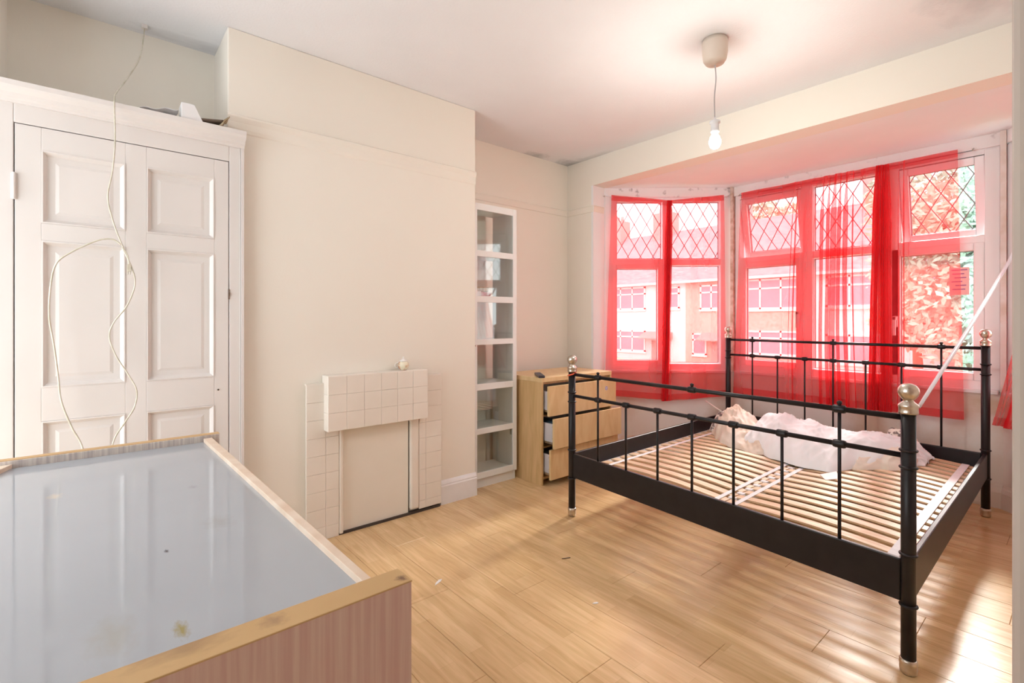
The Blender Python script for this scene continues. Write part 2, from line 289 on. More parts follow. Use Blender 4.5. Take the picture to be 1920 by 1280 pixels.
floor = st(B().prism([(-3.4, BK), (RX + 0.2, BK), (RX + 0.2, 3.6), (0.55, 3.6), (-0.3, 4.62), (-2.2, 4.62), (-3.0, 3.6), (-3.4, 3.6)], -0.12, -0.010), 'floor', M['dark'])
PW, PLN = 0.1929, 1.286
plank_mesh = {}
y = BK; row = 0
while y < 4.42:
    y1 = min(y + PW, 4.45)
    xa, xb = (-3.2, RX + .02) if y < 3.36 else (max(-2.90, -2.90 + (y - 3.45) * 0.88), min(0.44, 0.44 - (y - 3.45) * 0.88))
    off = (row * 0.413) % 1 * PLN
    x = -3.2 - off
    while x < xb:
        a, b = max(x, xa), min(x + PLN, xb)
        if b - a > 0.03:
            key = (round(b - a, 3), round(y1 - y, 3))
            if key not in plank_mesh:
                w, h = b - a, y1 - y; e = 0.0005; c = 0.0012
                bb = B(); bb.add([(e, e, -.009), (w - e, e, -.009), (w - e, h - e, -.009), (e, h - e, -.009), (e, e, -c), (w - e, e, -c), (w - e, h - e, -c), (e, h - e, -c),
                                  (e + c, e + c, 0), (w - e - c, e + c, 0), (w - e - c, h - e - c, 0), (e + c, h - e - c, 0)],
                                 [(3, 2, 1, 0), (8, 9, 10, 11)] + [(i, (i + 1) % 4, 4 + (i + 1) % 4, 4 + i) for i in range(4)] + [(4 + i, 4 + (i + 1) % 4, 8 + (i + 1) % 4, 8 + i) for i in range(4)])
                me = bpy.data.meshes.new('plank'); me.from_pydata(bb.v, [], bb.f); me.materials.append(M['floor']); plank_mesh[key] = me
            o = bpy.data.objects.new('plank', plank_mesh[key]); COL.objects.link(o); o.parent = floor; o.location = Vector((a, y, 0)) - LOC[floor]
        x += PLN
    y += PW; row += 1

st(B().box(-3.4, RX + 0.2, BK, WY + 0.02, CH, CH + 0.15), 'ceiling', M['ceiling'])
st(B().prism([(-3.0, 3.561), (0.55, 3.561), (0.55, 3.6), (-0.25, 4.66), (-2.21, 4.66), (-3.0, 3.6)], BAYZ, BAYZ + 0.12), 'ceiling_bay', M['baywhite'])
# left wall: alcoves and chimney breast
st(B().box(-3.4, AL, -0.5, 0.50, 0, CH).box(-3.4, AR, 1.9, WY + 0.2, 0, CH), 'wall_left', M['wall'])
st(B().box(-3.4, -2.70, BK, -0.293, 0, CH), 'wall_left_return', M['wall'])
st(B().box(-3.4, BX, 0.50, 2.002, 0, CH), 'wall_chimney_breast', M['wall'], bevel=0.006)
st(B().box(-3.4, P1[0], WY, 3.56, 0, BAYZ).box(-3.4, RX + 0.2, WY, 3.56, BAYZ + 0.0, CH).box(P4[0], RX + 0.2, WY, 3.56, 0, BAYZ), 'wall_front', M['wall'])
st(B().box(RX, RX + 0.2, 0.92, WY + 0.1, 0, CH), 'wall_right', M['wall'])
st(B().box(-0.9, RX + 0.2, BK - 0.1, BK, 0, CH).box(-3.4, -2.75, BK - 0.1, BK, 0, CH).box(-2.75, -0.9, BK - 0.1, BK, 2.2, CH).box(RX, RX + 0.2, BK, 0.92, 0, CH), 'wall_back', M['wall'])  # unseen back wall; its opening is sized for the daylight it lets in
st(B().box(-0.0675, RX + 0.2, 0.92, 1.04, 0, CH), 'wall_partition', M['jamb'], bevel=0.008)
# white reveals of the bay opening
st(B().box(P1[0] - 0.02, P1[0] + 0.003, WY - 0.002, 3.545, 0, BAYZ - 0.002).box(P4[0] - 0.003, P4[0] + 0.02, WY - 0.002, 3.545, 0, BAYZ - 0.002), 'trim_1', M['baywhite'])
# walls below the bay windows
for nm, fr, L in (('wall_bay_left', FL_, LL), ('wall_bay_front', FF_, LF), ('wall_bay_right', FR_, LR)):
    st(B().lbox(fr, -0.06 if L < 1.5 else -0.0, L + 0.0, -0.20, 0.0, 0, 0.735), nm, M['bayplaster'])
# header boards above the windows, sills, skirting of the bay
k = 1
for fr, L, in ((FL_, LL), (FF_, LF), (FR_, LR)):
    st(B().lbox(fr, -0.06, L + 0.06, -0.16, 0.0, 2.318, BAYZ + 0.002), 'trim_%d' % (k + 1), M['header'], bevel=0.004)
    st(B().lbox(fr, 0.02, L - 0.02, -0.14, 0.022, 0.722, 0.748), 'window_sill_%d' % k, M['upvc'], bevel=0.006)
    prof = [(0, 0), (0.018, 0), (0.018, 0.10), (0.012, 0.125), (0.006, 0.135), (0, 0.15)]
    A, D, N = fr
    st(B().profile(prof, [(A[0] + D[0] * s, A[1] + D[1] * s, N[0], N[1]) for s in (0.005, L - 0.005)]), 'baseboard_bay_%s' % ('left', 'front', 'right')[k - 1], M['dirtyskirt'])
    k += 1
# brown sealed corner joints
st(B().box(P2[0] - 0.008, P2[0] + 0.012, P2[1] - 0.03, P2[1] + 0.10, 0.735, 2.40), 'trim_5', M['sealbrown'])
st(B().box(P3[0] - 0.012, P3[0] + 0.016, P3[1] - 0.03, P3[1] + 0.10, 0.735, 2.40), 'trim_6', M['sealpale'])
st(B().prism([(P1[0] - .1, 3.545), (P1[0] + 0.01, 3.545), (P1[0] + 0.07, 3.64), (P1[0] - .03, 3.72)], 0.0, BAYZ), 'trim_7', M['upvc'])
# picture rail
pr = [(0, 2.128), (0.004, 2.134), (0.008, 2.150), (0.009, 2.180), (0.014, 2.192), (0.019, 2.204), (0.019, 2.211), (0.010, 2.219), (0, 2.222)]
st(B().profile(pr, [(BX, 0.497, 1, 0), (BX, 1.999, 1, 0)]), 'trim_8', M['wall'])
pr2 = [(0, 2.165), (0.006, 2.168), (0.010, 2.205), (0.014, 2.216), (0.008, 2.224), (0, 2.226)]
st(B().profile(pr2, [(AR, 2.01, 1, 0), (AR, WY - 0.01, 1, 0)]).profile(pr2, [(AR + 0.01, WY, 0, -1), (P1[0], WY, 0, -1)]).profile(pr2, [(P1[0], WY, 1, 0), (P1[0], 3.53, 1, 0)]), 'trim_9', M['wall'])
# skirting
sk = [(0, 0), (0.020, 0), (0.020, 0.118), (0.016, 0.124), (0.016, 0.132), (0.010, 0.145), (0.004, 0.153), (0, 0.154)]
st(B().profile(sk, [(BX, 1.712, 1, 0), (BX + 0.0, 2.002, 1, 0)]), 'baseboard_left', M['skirt'])
st(B().profile(sk, [(AR + 0.4, WY, 0, -1), (P1[0] - 0.003, WY, 0, -1)]).profile(sk, [(AR, 2.5, 1, 0), (AR, WY - 0.02, 1, 0)]), 'baseboard_front', M['skirt'])

# ------------------------------------------------------------------ windows
def lattice(b, fr, s0, s1, z0, z1, n, sh=None, w=0.114, h=0.195, t=0.0028):
    A, D, N = fr; sl = h / w
    segs = []
    for sg in (1, -1):
        c0 = [z - sg * sl * s for z in (z0, z1) for s in (s0, s1)]
        k = math.floor(min(c0) / h) - 1
        while k * h < max(c0):
            c = k * h + 0.03; pts = []
            for s in (s0, s1):
                z = sg * sl * s + c
                if z0 <= z <= z1: pts.append((s, z))
            for z in (z0, z1):
                s = (z - c) / (sg * sl)
                if s0 < s < s1: pts.append((s, z))
            if len(pts) >= 2 and math.dist(pts[0], pts[1]) > 0.01: segs.append((pts[0], pts[1]))
            k += 1
    for (p, q) in segs:
        d = Vector((q[0] - p[0], q[1] - p[1])).normalized(); e = Vector((-d.y, d.x)) * t
        cs = [(p[0] - e.x, p[1] - e.y), (q[0] - e.x, q[1] - e.y), (q[0] + e.x, q[1] + e.y), (p[0] + e.x, p[1] + e.y)]
        vv = []
        for nn in (n - 0.002, n + 0.004):
            for s, z in cs:
                a_, n_, z_ = (s, nn, z) if not sh else sh(s, nn, z)
                vv.append((A[0] + D[0] * a_ + N[0] * n_, A[1] + D[1] * a_ + N[1] * n_, z_))
        b.hexa(vv)
def opening(root, fr, s0, s1, z0, z1, rail=0.055, lead=False, tilt=0, sash=True, handle=None):
    """sash = opening light with its own frame; otherwise a fixed pane in the frame. n=-0.05 is the glass plane"""
    sh = None
    if tilt:
        def sh(s, n, z, c=math.cos(tilt), sn=math.sin(tilt), zt=z1):
            dz = z - zt; dn = n + 0.04
            return s, -0.04 + dn * c + dz * sn - 0.0, zt + dz * c - dn * sn
    par = root; r = 0.012
    if sash:
        r = rail; b = B(); n0, n1 = -0.075, -0.008
        b.lbox(fr, s0, s0 + r, n0, n1, z0, z1, sh).lbox(fr, s1 - r, s1, n0, n1, z0, z1, sh).lbox(fr, s0 + r, s1 - r, n0, n1, z0, z0 + r, sh).lbox(fr, s0 + r, s1 - r, n0, n1, z1 - r, z1, sh)
        par = b.build('sash', M['upvc'], root, bevel=0.005)
    g0, g1, h0, h1 = s0 + r, s1 - r, z0 + r, z1 - r
    sb = B(); t = 0.004
    sb.lbox(fr, g0 - 0.001, g0 + t, -0.056, -0.038, h0, h1, sh).lbox(fr, g1 - t, g1 + 0.001, -0.056, -0.038, h0, h1, sh).lbox(fr, g0, g1, -0.056, -0.038, h0 - 0.001, h0 + t, sh).lbox(fr, g0, g1, -0.056, -0.038, h1 - t, h1 + 0.001, sh)
    sb.build('glazing_seal', M['seal'], par)
    gp = B().lbox(fr, g0, g1, -0.052, -0.046, h0, h1, sh).build('glass_pane', M['glass'], par)
    if lead:
        lb = B(); lattice(lb, fr, g0, g1, h0, h1, -0.049, sh)
        q = lb.build('lead_lattice', M['lead'], par)
    if handle is not None:
        hs, hz, rot = handle
        hb = B().lbox(fr, hs - 0.014, hs + 0.014, -0.008, 0.006, hz - 0.04, hz + 0.04, sh)
        if rot: hb.lbox(fr, hs - 0.01, hs + 0.01, 0.006, 0.045, hz + 0.01, hz + 0.035, sh).lbox(fr, hs - 0.01, hs + 0.01, 0.03, 0.045, hz - 0.10, hz + 0.035, sh)
        else: hb.lbox(fr, hs - 0.01, hs + 0.01, 0.006, 0.035, hz - 0.008, hz + 0.012, sh).lbox(fr, hs - 0.01, hs + 0.06, 0.022, 0.035, hz - 0.008, hz + 0.012, sh)
        hb.build('handle', M['upvc'], par, bevel=0.003)
def wframe(root, fr, L, verts, zt=2.312, zb=0.748, tr=(1.700, 1.757), n0=-0.09, n1=-0.012, proud=0.0):
    b = B()
    b.lbox(fr, verts[0][0], verts[-1][1], n0, n1, zt - 0.03, zt + 0.008).lbox(fr, verts[0][0], verts[-1][1], n0, n1, zb - 0.01, zb + 0.055)
    for a, c in verts: b.lbox(fr, a, c, n0, n1 + 0.004, zb, zt)
    b.lbox(fr, verts[0][0], verts[-1][1], n0, n1 + 0.002, *tr)
    return b.build('window_frame', M['upvc'], root, bevel=0.004)
w1 = empty('window_1', (P1[0], P1[1], 0.75), kind='structure')
wframe(w1, FL_, LL, [(0.012, 0.070), (0.535, 0.598), (1.058, 1.150)])
opening(w1, FL_, 0.066, 0.539, 1.75, 2.288, lead=True, sash=False); opening(w1, FL_, 0.594, 1.062, 1.75, 2.288, lead=True, sash=False)
opening(w1, FL_, 0.070, 0.535, 0.79, 1.712, rail=0.045, sash=True); opening(w1, FL_, 0.594, 1.062, 0.80, 1.706, sash=False)
# transom tabs on the sill of the upper lights
w2 = empty('window_2', (P2[0], P2[1], 0.75), kind='structure')
x0 = P2[0]
wframe(w2, FF_, LF, [(0.018, 0.062), (0.572, 0.645), (1.100, 1.204), (1.652, 1.725)])
opening(w2, FF_, 0.062, 0.572, 1.757, 2.282, lead=True, tilt=0.20, rail=0.05); opening(w2, FF_, 0.641, 1.104, 1.75, 2.288, lead=True, sash=False)
opening(w2, FF_, 1.204, 1.652, 1.757, 2.282, lead=True, tilt=0.20, rail=0.05)
opening(w2, FF_, 0.062, 0.572, 0.80, 1.712, rail=0.05, handle=(0.548, 1.235, True)); opening(w2, FF_, 0.641, 1.104, 0.80, 1.706, sash=False)
opening(w2, FF_, 1.160, 1.652, 0.80, 1.712, rail=0.052, handle=(1.186, 1.19, True))
w3 = empty('window_3', (P3[0], P3[1], 0.75), kind='structure')
wframe(w3, FR_, LR, [(0.012, 0.104), (0.564, 0.627), (1.092, 1.150)])
opening(w3, FR_, 0.100, 0.568, 1.75, 2.288, lead=True, sash=False); opening(w3, FR_, 0.623, 1.096, 1.75, 2.288, lead=True, sash=False)
opening(w3, FR_, 0.104, 0.564, 0.79, 1.712, sash=True); opening(w3, FR_, 0.623, 1.096, 0.80, 1.706, sash=False)
# paper notice stuck on the glass of the right-hand casement
nt_ = empty('window_notice', (-0.62, 4.455, 1.36), 'small white printed notice stuck inside the right pane of the front window', 'notice')
B().lbox(FF_, 1.475, 1.575, -0.0455, -0.0445, 1.37, 1.555).build('sheet', M['paper'], nt_)
pb = B()
for i, (a, c) in enumerate(((1.485, 1.565), (1.49, 1.55), (1.50, 1.56), (1.485, 1.54), (1.505, 1.56), (1.49, 1.555))): pb.lbox(FF_, a, c, -0.0445, -0.0440, 1.535 - i * 0.026, 1.542 - i * 0.026)
pb.build('print', M['purple'], nt_)['label'] = 'rows of purple print'

# ------------------------------------------------------------------ curtains
def curtain(name, fr, top, bot, zt, zb, fold, label, group='sheer red curtains of the bay window', n=0.045, nu=420, nv=46, seed=1, head=0.05, hem=0.055, edge=None):
    """top/bot: (s0,s1); zt/zb functions of t; fold(t) -> (pleats per unit, lateral amp, depth amp)"""
    ts = [i / nu for i in range(nu + 1)]; ph = [0]
    for i in range(nu): ph.append(ph[-1] + fold(ts[i])[0] / nu * 2 * math.pi)
    A, D, N = fr; rnd = random.Random(seed); wob = [rnd.uniform(-1, 1) for _ in range(40)]
    def P(t, v, off=0.0):
        i = min(int(round(t * nu)), nu); f, la, da = fold(t); p = ph[i]
        s = (top[0] * (1 - v) + bot[0] * v) * (1 - t) + (top[1] * (1 - v) + bot[1] * v) * t
        if edge: s += edge(t, v)
        k = 0.35 + 0.65 * min(1, v * 6) ; w = noise.noise(Vector((t * 9, v * 1.6, seed)))
        pp = p + 1.0 * noise.noise(Vector((t * 3, v * 0.8, seed + 4))) * v * 2
        s += la * k * math.sin(2 * pp) * 0.5 + la * 0.4 * w * v
        d = n + da * k * (0.5 + 0.5 * math.cos(pp)) + off + 0.012 * noise.noise(Vector((t * 5, v * 3, seed + 9)))
        z = zt(t) * (1 - v) + zb(t) * v
        return (A[0] + D[0] * s + N[0] * d, A[1] + D[1] * s + N[1] * d, z)
    root = empty(name, P(0.5, 1.0), label, 'curtain', group)
    B().grid(nu, nv, P).build('voile', M['red'], root)
    H = lambda t: (zt(t) - zb(t))
    B().grid(nu, 3, lambda t, v: P(t, v * head / H(t), 0.003)).build('heading', M['red'], root)
    B().grid(nu, 3, lambda t, v: P(t, 1 - (1 - v) * hem / H(t), 0.003)).build('hem', M['red'], root)
    wl = [Vector(P(t / 30, 0.01)) for t in range(31)]
    return root, wl
def rodm(name, pts, r, label, root=None):
    b = B().tube(pts, r, 6)
    return b
def g_(t, c, w): return math.exp(-((t - c) / w) ** 2)
sag = lambda t: 2.325 - 0.055 * math.sin(math.pi * t)
# left bay window: two panels whose inner edges are bunched over the mullion
curtain('sheer_curtain', FL_, (0.060, 0.60), (-0.005, 0.60), lambda t: 2.328 - 0.055 * t, lambda t: 0.525 - 0.045 * t, lambda t: (1.6 + 50 * g_(t, 0.96, 0.035), 0.002 + 0.03 * g_(t, 0.97, 0.05), 0.008 + 0.02 * t),
        'sheer red curtain over the left pane of the angled bay window', seed=3, edge=lambda t, v: -0.05 * v * (t ** 8))
curtain('sheer_curtain', FL_, (0.555, 1.065), (0.545, 1.085), lambda t: 2.273 + 0.050 * t, lambda t: 0.475 + 0.045 * t, lambda t: (1.6 + 50 * g_(t, 0.04, 0.04), 0.002 + 0.03 * g_(t, 0.03, 0.05), 0.03 - 0.018 * t),
        'sheer red curtain over the right pane of the angled bay window', seed=5, edge=lambda t, v: -0.04 * v * ((1 - t) ** 8))
# front window: wide panel with pleats in its right half, and a narrow flat panel beside it
def f1(t): return (1.5 + 13 * g_(t, 0.70, 0.18) + 34 * g_(t, 0.98, 0.04) + 22 * g_(t, 0.43, 0.02), 0.002 + 0.050 * g_(t, 0.70, 0.17) + 0.04 * g_(t, 1, 0.05) + 0.02 * g_(t, 0.43, 0.03), 0.008 + 0.03 * g_(t, 0.75, 0.25))
curtain('sheer_curtain', FF_, (0.100, 1.155), (0.030, 1.16), lambda t: 2.326, lambda t: 0.55 - 0.01 * t, f1, 'wide sheer red curtain with gathered pleats across the front bay window', seed=11, nu=900,
        edge=lambda t, v: -0.018 * math.sin(v * 3.1) * g_(t, 0.5, 0.3))
def f2(t): return (1.6 + 30 * g_(t, 0.02, 0.07) + 7 * g_(t, 0.35, 0.10), 0.002 + 0.04 * g_(t, 0, 0.08) + 0.02 * g_(t, 0.34, 0.08), 0.012 + 0.03 * g_(t, 0, 0.15))
curtain('sheer_curtain', FF_, (1.085, 1.53), (1.05, 1.562), lambda t: 2.326 + 0.004 * t, lambda t: 0.545, f2, 'narrow flat sheer red curtain at the right end of the front window', seed=14, n=0.05)
curtain('sheer_curtain', FR_, (0.30, 0.95), (0.02, 0.95), lambda t: 2.32, lambda t: 0.535, lambda t: (8, 0.02, 0.03), 'sheer red curtain pulled aside beside the right-hand bedpost', seed=20,
        edge=lambda t, v: (1 - t) * 0.10 * math.sin(v * 3.14))
# curtain wires
cw = empty('curtain_wire', (P1[0] + 0.3, 3.9, 2.3), 'thin sagging white curtain wire across the angled bay window', 'curtain wire')
A, D, N = FL_
B().tube([(A[0] + D[0] * s + N[0] * 0.038, A[1] + D[1] * s + N[1] * 0.038, 2.325 - 0.055 * math.sin(math.pi * s / 1.12)) for s in [i * 0.056 for i in range(21)]], 0.003, 6).build('wire', M['strap'], cw)
for s in (0.0, 1.12): B().tube([(A[0] + D[0] * s + N[0] * q, A[1] + D[1] * s + N[1] * q, 2.325) for q in (-0.002, 0.042)], 0.004, 6).build('hook', M['nickel'], cw)
cw = empty('curtain_wire', (-1.3, 4.37, 2.31), 'thin dark curtain wire across the top of the front bay window', 'curtain wire')
B().tube([(-2.03, 4.372, 2.306), (-1.3, 4.37, 2.304), (-0.5, 4.372, 2.308)], 0.0028, 6).build('wire', M['seal'], cw)
for xx in (-2.03, -0.5): B().tube([(xx, 4.37, 2.307), (xx, 4.41, 2.330)], 0.004, 6).build('hook', M['nickel'], cw)

# ------------------------------------------------------------------ fitted cupboard in the left alcove
CX = -2.70
cup = empty('fitted_cupboard', (-2.9, 0.13, 0), 'white painted fitted cupboard with one wide six-panel door beside the chimney breast', 'cupboard')
B().box(CX - 0.04, CX, -0.292, -0.238, 0, 2.05).box(CX - 0.04, CX, 0.4985, 0.556, 0, 2.05).box(CX - 0.04, CX, -0.238, 0.4985, 1.968, 2.05).build('door_frame', M['white'], cup, bevel=0.003)
B().box(CX - 0.02, CX + 0.008, 0.548, 0.562, 0, 2.045).box(CX, CX + 0.004, 0.5435, 0.5465, 0, 2.045).build('edge_bead', M['white'], cup, bevel=0.003)
co = [(0, 2.040), (0.012, 2.040), (0.016, 2.050), (0.028, 2.056), (0.034, 2.070), (0.050, 2.082), (0.056, 2.092), (0.056, 2.112), (0, 2.112)]
B().profile(co, [(CX, -0.45, 1, 0), (CX, 0.562, 1, 0)]).build('cornice', M['white'], cup)
B().box(AL, CX + 0.05, -0.29, 0.498, 2.090, 2.1115).build('top_board', M['white'], cup)
dz0, dz1, dy0, dy1 = 0.012, 1.9645, -0.2345, 0.4955
panels = [(-0.162, 0.101, 1.578, 1.872), (0.173, 0.436, 1.594, 1.876), (-0.159, 0.104, 0.930, 1.516), (0.177, 0.436, 0.931, 1.516), (-0.157, 0.104, 0.20, 0.796), (0.180, 0.436, 0.20, 0.796)]
b = B(); xs = CX - 0.035
ycuts = [dy0, -0.16, 0.103, 0.176, 0.436, dy1]
rows = [(0.20, 0.796), (0.931, 1.516), (1.586, 1.875)]
b.box(xs, CX, ycuts[0], ycuts[1], dz0, dz1).box(xs, CX, ycuts[2], ycuts[3], dz0, dz1).box(xs, CX, ycuts[4], ycuts[5], dz0, dz1)
zc = [dz0] + [z for r_ in rows for z in r_] + [dz1]
for a, c in ((ycuts[1], ycuts[2]), (ycuts[3], ycuts[4])):
    for i in range(0, len(zc), 2): b.box(xs, CX, a, c, zc[i], zc[i + 1])
door = b.build('door', M['white'], cup, bevel=0.0015)
for a, c in ((ycuts[1], ycuts[2]), (ycuts[3], ycuts[4])):
    for z0, z1 in rows:
        pb = B()
        rings = [(0.000, 0.0025), (0.005, 0.003), (0.013, -0.010), (0.018, -0.015), (0.040, -0.015), (0.052, -0.011), (0.056, -0.011)]
        vs = []
        for ins, dx in rings: vs += [(CX + dx, a + ins, z0 + ins), (CX + dx, c - ins, z0 + ins), (CX + dx, c - ins, z1 - ins), (CX + dx, a + ins, z1 - ins)]
        fs = [(4 * i + j, 4 * i + (j + 1) % 4, 4 * i + 4 + (j + 1) % 4, 4 * i + 4 + j) for i in range(len(rings) - 1) for j in range(4)]
        kk = 4 * (len(rings) - 1); fs.append((kk, kk + 1, kk + 2, kk + 3))
        vs += [(CX - 0.03, a, z0), (CX - 0.03, c, z0), (CX - 0.03, c, z1), (CX - 0.03, a, z1)]; q = len(vs) - 4
        fs += [(q + j, q + (j + 1) % 4, (j + 1) % 4, j) for j in range(4)] + [(q + 3, q + 2, q + 1, q)]
        pb.add(vs, fs).build('panel', M['white'], door)
for z in (1.67, 0.3): B().box(CX - 0.001, CX + 0.003, -0.246, -0.228, z, z + 0.10).tube([(CX + 0.006, -0.2365, z - 0.002), (CX + 0.006, -0.2365, z + 0.102)], 0.006, 8).build('hinge', M['white'], cup, bevel=0.001)
B().box(CX - 0.003, CX + 0.0035, 0.4935, 0.4985, 1.30, 1.35).box(CX - 0.003, CX + 0.006, 0.4955, 0.5005, 1.318, 1.335).build('latch', M['darkpaper'], cup)
B().box(CX - 0.03, CX - 0.026, -0.24, 0.50, 1.960, 1.970).box(CX - 0.03, CX - 0.026, -0.24, -0.232, 0.0, 1.970).build('door_gap_shade', M['dark'], cup)  # dark strips coloured as the shade in the door's top and left gaps
B().tube([(CX + 0.0, 0.452, 0.868), (CX + 0.004, 0.452, 0.868)], 0.004, 8).build('screw', M['dark'], cup)
# things lying on top of the cupboard
b = B().grid(14, 6, lambda u, v: (-2.74 + 0.085 * v, 0.15 + 0.14 * u, 2.118 + 0.028 * u + 0.003 * math.sin(v * 9) + 0.004 * math.sin(u * 12)))
tag(b.build('paper_sheet', M['paper'], solid=0.002), 'curled sheet of white paper lying on top of the white fitted cupboard', 'paper')
b = B(); b.hexa([(-2.74, 0.300, 2.112), (-2.655, 0.300, 2.112), (-2.655, 0.385, 2.112), (-2.74, 0.385, 2.112), (-2.74, 0.300, 2.185), (-2.655, 0.300, 2.185), (-2.655, 0.350, 2.185), (-2.74, 0.350, 2.185)])
tag(b.build('card_box', M['paper'], bevel=0.002), 'small white slope-sided box standing on top of the white fitted cupboard', 'box')
b = B().grid(10, 4, lambda u, v: (-2.745 + 0.085 * v, 0.352 + 0.115 * u, 2.120 + 0.020 * u - 0.004 * math.sin(v * 5)))
tag(b.build('brown_card', M['darkpaper'], solid=0.009), 'dark brown flat card near the right end of the cupboard top', 'card')
b = B().grid(12, 8, lambda u, v: (-2.742 + 0.09 * v, 0.450 + 0.042 * u, 2.116 + 0.052 * u + 0.014 * noise.noise(Vector((u * 4, v * 4, 2)))))
tag(b.build('crumpled_paper', M['brownpaper'], solid=0.004), 'crumpled brown paper wedged against the chimney breast on the cupboard top', 'paper')

# hanging white cable
def spline(pts, n=8):
    P = [Vector(p) for p in pts]; out = []
    for i in range(len(P) - 1):
        a, b, c, d = P[max(i - 1, 0)], P[i], P[i + 1], P[min(i + 2, len(P) - 1)]
        for k in range(n):
            t = k / n; out.append(0.5 * ((2 * b) + (c - a) * t + (2 * a - 5 * b + 4 * c - d) * t * t + (3 * b - a - 3 * c + d) * t ** 3))
    out.append(P[-1]); return out
hc = empty('hanging_cable', (-2.64, 0.10, 1.5), 'loose off-white cable hanging from the ceiling in front of the cupboard door', 'cable')
X_ = -2.63
B().tube(spline([(-3.005, 0.188, 2.644), (-2.99, 0.184, 2.58), (-2.93, 0.163, 2.44), (-2.84, 0.110, 2.29), (-2.74, 0.075, 2.19), (X_, 0.064, 2.112), (X_, 0.066, 1.945), (X_, 0.058, 1.82), (X_, 0.043, 1.71), (X_, 0.060, 1.61), (X_, 0.090, 1.512), (X_, 0.108, 1.47), (X_, 0.112, 1.43)]), 0.0030, 6).build('cable', M['whitecable'], hc)
B().tube(spline([(X_, 0.086, 1.515), (X_, 0.060, 1.535), (X_, 0.020, 1.530), (X_, -0.030, 1.500), (X_, -0.075, 1.466), (X_, -0.112, 1.425), (X_, -0.128, 1.35), (X_, -0.134, 1.22), (X_, -0.120, 1.10), (X_, -0.108, 0.98), (X_, -0.099, 0.88), (X_, -0.068, 0.773), (X_, -0.035, 0.682), (X_ + 0.02, -0.01, 0.5), (X_ + 0.05, 0.02, 0.2), (X_ + 0.06, 0.05, 0.006)]), 0.0032, 6).build('cable_loop', M['whitecable'], hc)
B().tube(spline([(X_, 0.090, 1.505), (X_, 0.122, 1.42), (X_, 0.132, 1.35), (X_, 0.105, 1.26), (X_, 0.062, 1.19), (X_, 0.048, 1.13), (X_, 0.070, 1.05), (X_, 0.110, 0.97), (X_, 0.138, 0.90), (X_, 0.130, 0.83), (X_, 0.100, 0.772), (X_, 0.057, 0.678), (X_ + 0.02, 0.04, 0.45), (X_ + 0.05, 0.08, 0.2), (X_ + 0.05, 0.10, 0.006)]), 0.0032, 6).build('cable_loop', M['whitecable'], hc)
B().box(X_ - 0.006, X_ + 0.006, 0.105, 0.119, 1.405, 1.435).tube([(X_, 0.108, 1.407), (X_, 0.108, 1.392)], 0.002, 6).tube([(X_, 0.116, 1.407), (X_, 0.116, 1.392)], 0.002, 6).build('connector', M['whitecable'], hc, bevel=0.002)
B().box(-3.02, -2.99, 0.176, 0.20, 2.628, 2.644).build('cable_clip', M['white'], hc)

# ------------------------------------------------------------------ tiled fireplace surround
fp = empty('fireplace_surround', (-2.70, 1.285, 0), 'cream painted tiled fireplace surround boarded up against the chimney breast', 'fireplace')
MX = -2.652; SX = -2.712
B().box(BX + 0.001, MX - 0.006, 0.962, 1.570, 0.600, 0.892).build('mantel_core', M['grout'], fp, bevel=0.004)
B().box(BX + 0.001, SX - 0.006, 0.867, 1.062, 0.02, 0.848).build('column_core', M['grout'], fp, bevel=0.004)
B().box(BX + 0.001, SX - 0.006, 1.487, 1.704, 0.03, 0.848).build('column_core', M['grout'], fp, bevel=0.004)
tm = {}
def tile(x, y0, y1, z0, z1, axis='x', th=0.007):
    key = (round(y1 - y0, 4), round(z1 - z0, 4), axis)
    if key not in tm:
        w, h = key[0] - 0.0008, key[1] - 0.0008; c = 0.0014
        pts = lambda i, d: [(d, -w / 2 + i, -h / 2 + i), (d, w / 2 - i, -h / 2 + i), (d, w / 2 - i, h / 2 - i), (d, -w / 2 + i, h / 2 - i)]
        vs = pts(0, -th) + pts(0, -c) + pts(c, 0)
        fs = [(3, 2, 1, 0), (8, 9, 10, 11)] + [(i, (i + 1) % 4, 4 + (i + 1) % 4, 4 + i) for i in range(4)] + [(4 + i, 4 + (i + 1) % 4, 8 + (i + 1) % 4, 8 + i) for i in range(4)]
        if axis == 'z': vs = [(q[2], q[1], q[0]) for q in vs]
        if axis == 'y': vs = [(q[1], -q[0], q[2]) for q in vs]
        me = bpy.data.meshes.new('tile'); me.from_pydata(vs, [], fs); me.materials.append(M['tile'])
        import bmesh; bm = bmesh.new(); bm.from_mesh(me); bmesh.ops.recalc_face_normals(bm, faces=bm.faces); bm.to_mesh(me); bm.free(); tm[key] = me
    o = bpy.data.objects.new('tile', tm[key]); COL.objects.link(o); o.parent = fp
    c = {'x': (x, (y0 + y1) / 2, (z0 + z1) / 2), 'z': ((z0 + z1) / 2, (y0 + y1) / 2, x), 'y': ((y0 + y1) / 2, x, (z0 + z1) / 2)}[axis]
    j = random.uniform(-0.0006, 0.0006)
    o.location = Vector(c) - LOC[fp] + Vector((j if axis == 'x' else 0, 0, 0))
for i in range(6):
    y0 = 0.958 + i * 0.614 / 6; y1 = 0.958 + (i + 1) * 0.614 / 6
    for k in range(3): tile(MX, y0, y1, 0.597 + k * 0.0992, 0.597 + (k + 1) * 0.0992)
    tile(0.897, y0, y1, BX + 0.002, MX - 0.003, axis='z')
for k in range(3): tile(0.957, BX + 0.002, MX - 0.004, 0.597 + k * 0.0992, 0.597 + (k + 1) * 0.0992, axis='y')
def column(cols, zt=0.851, zb=0.0):
    for (a, c) in cols:
        z = zt
        while z > zb + 0.02:
            z0 = max(z - 0.0975, zb); tile(SX, a, c, z0, z); z = z0
column([(0.863, 0.967), (0.967, 1.040)], zb=0.0)
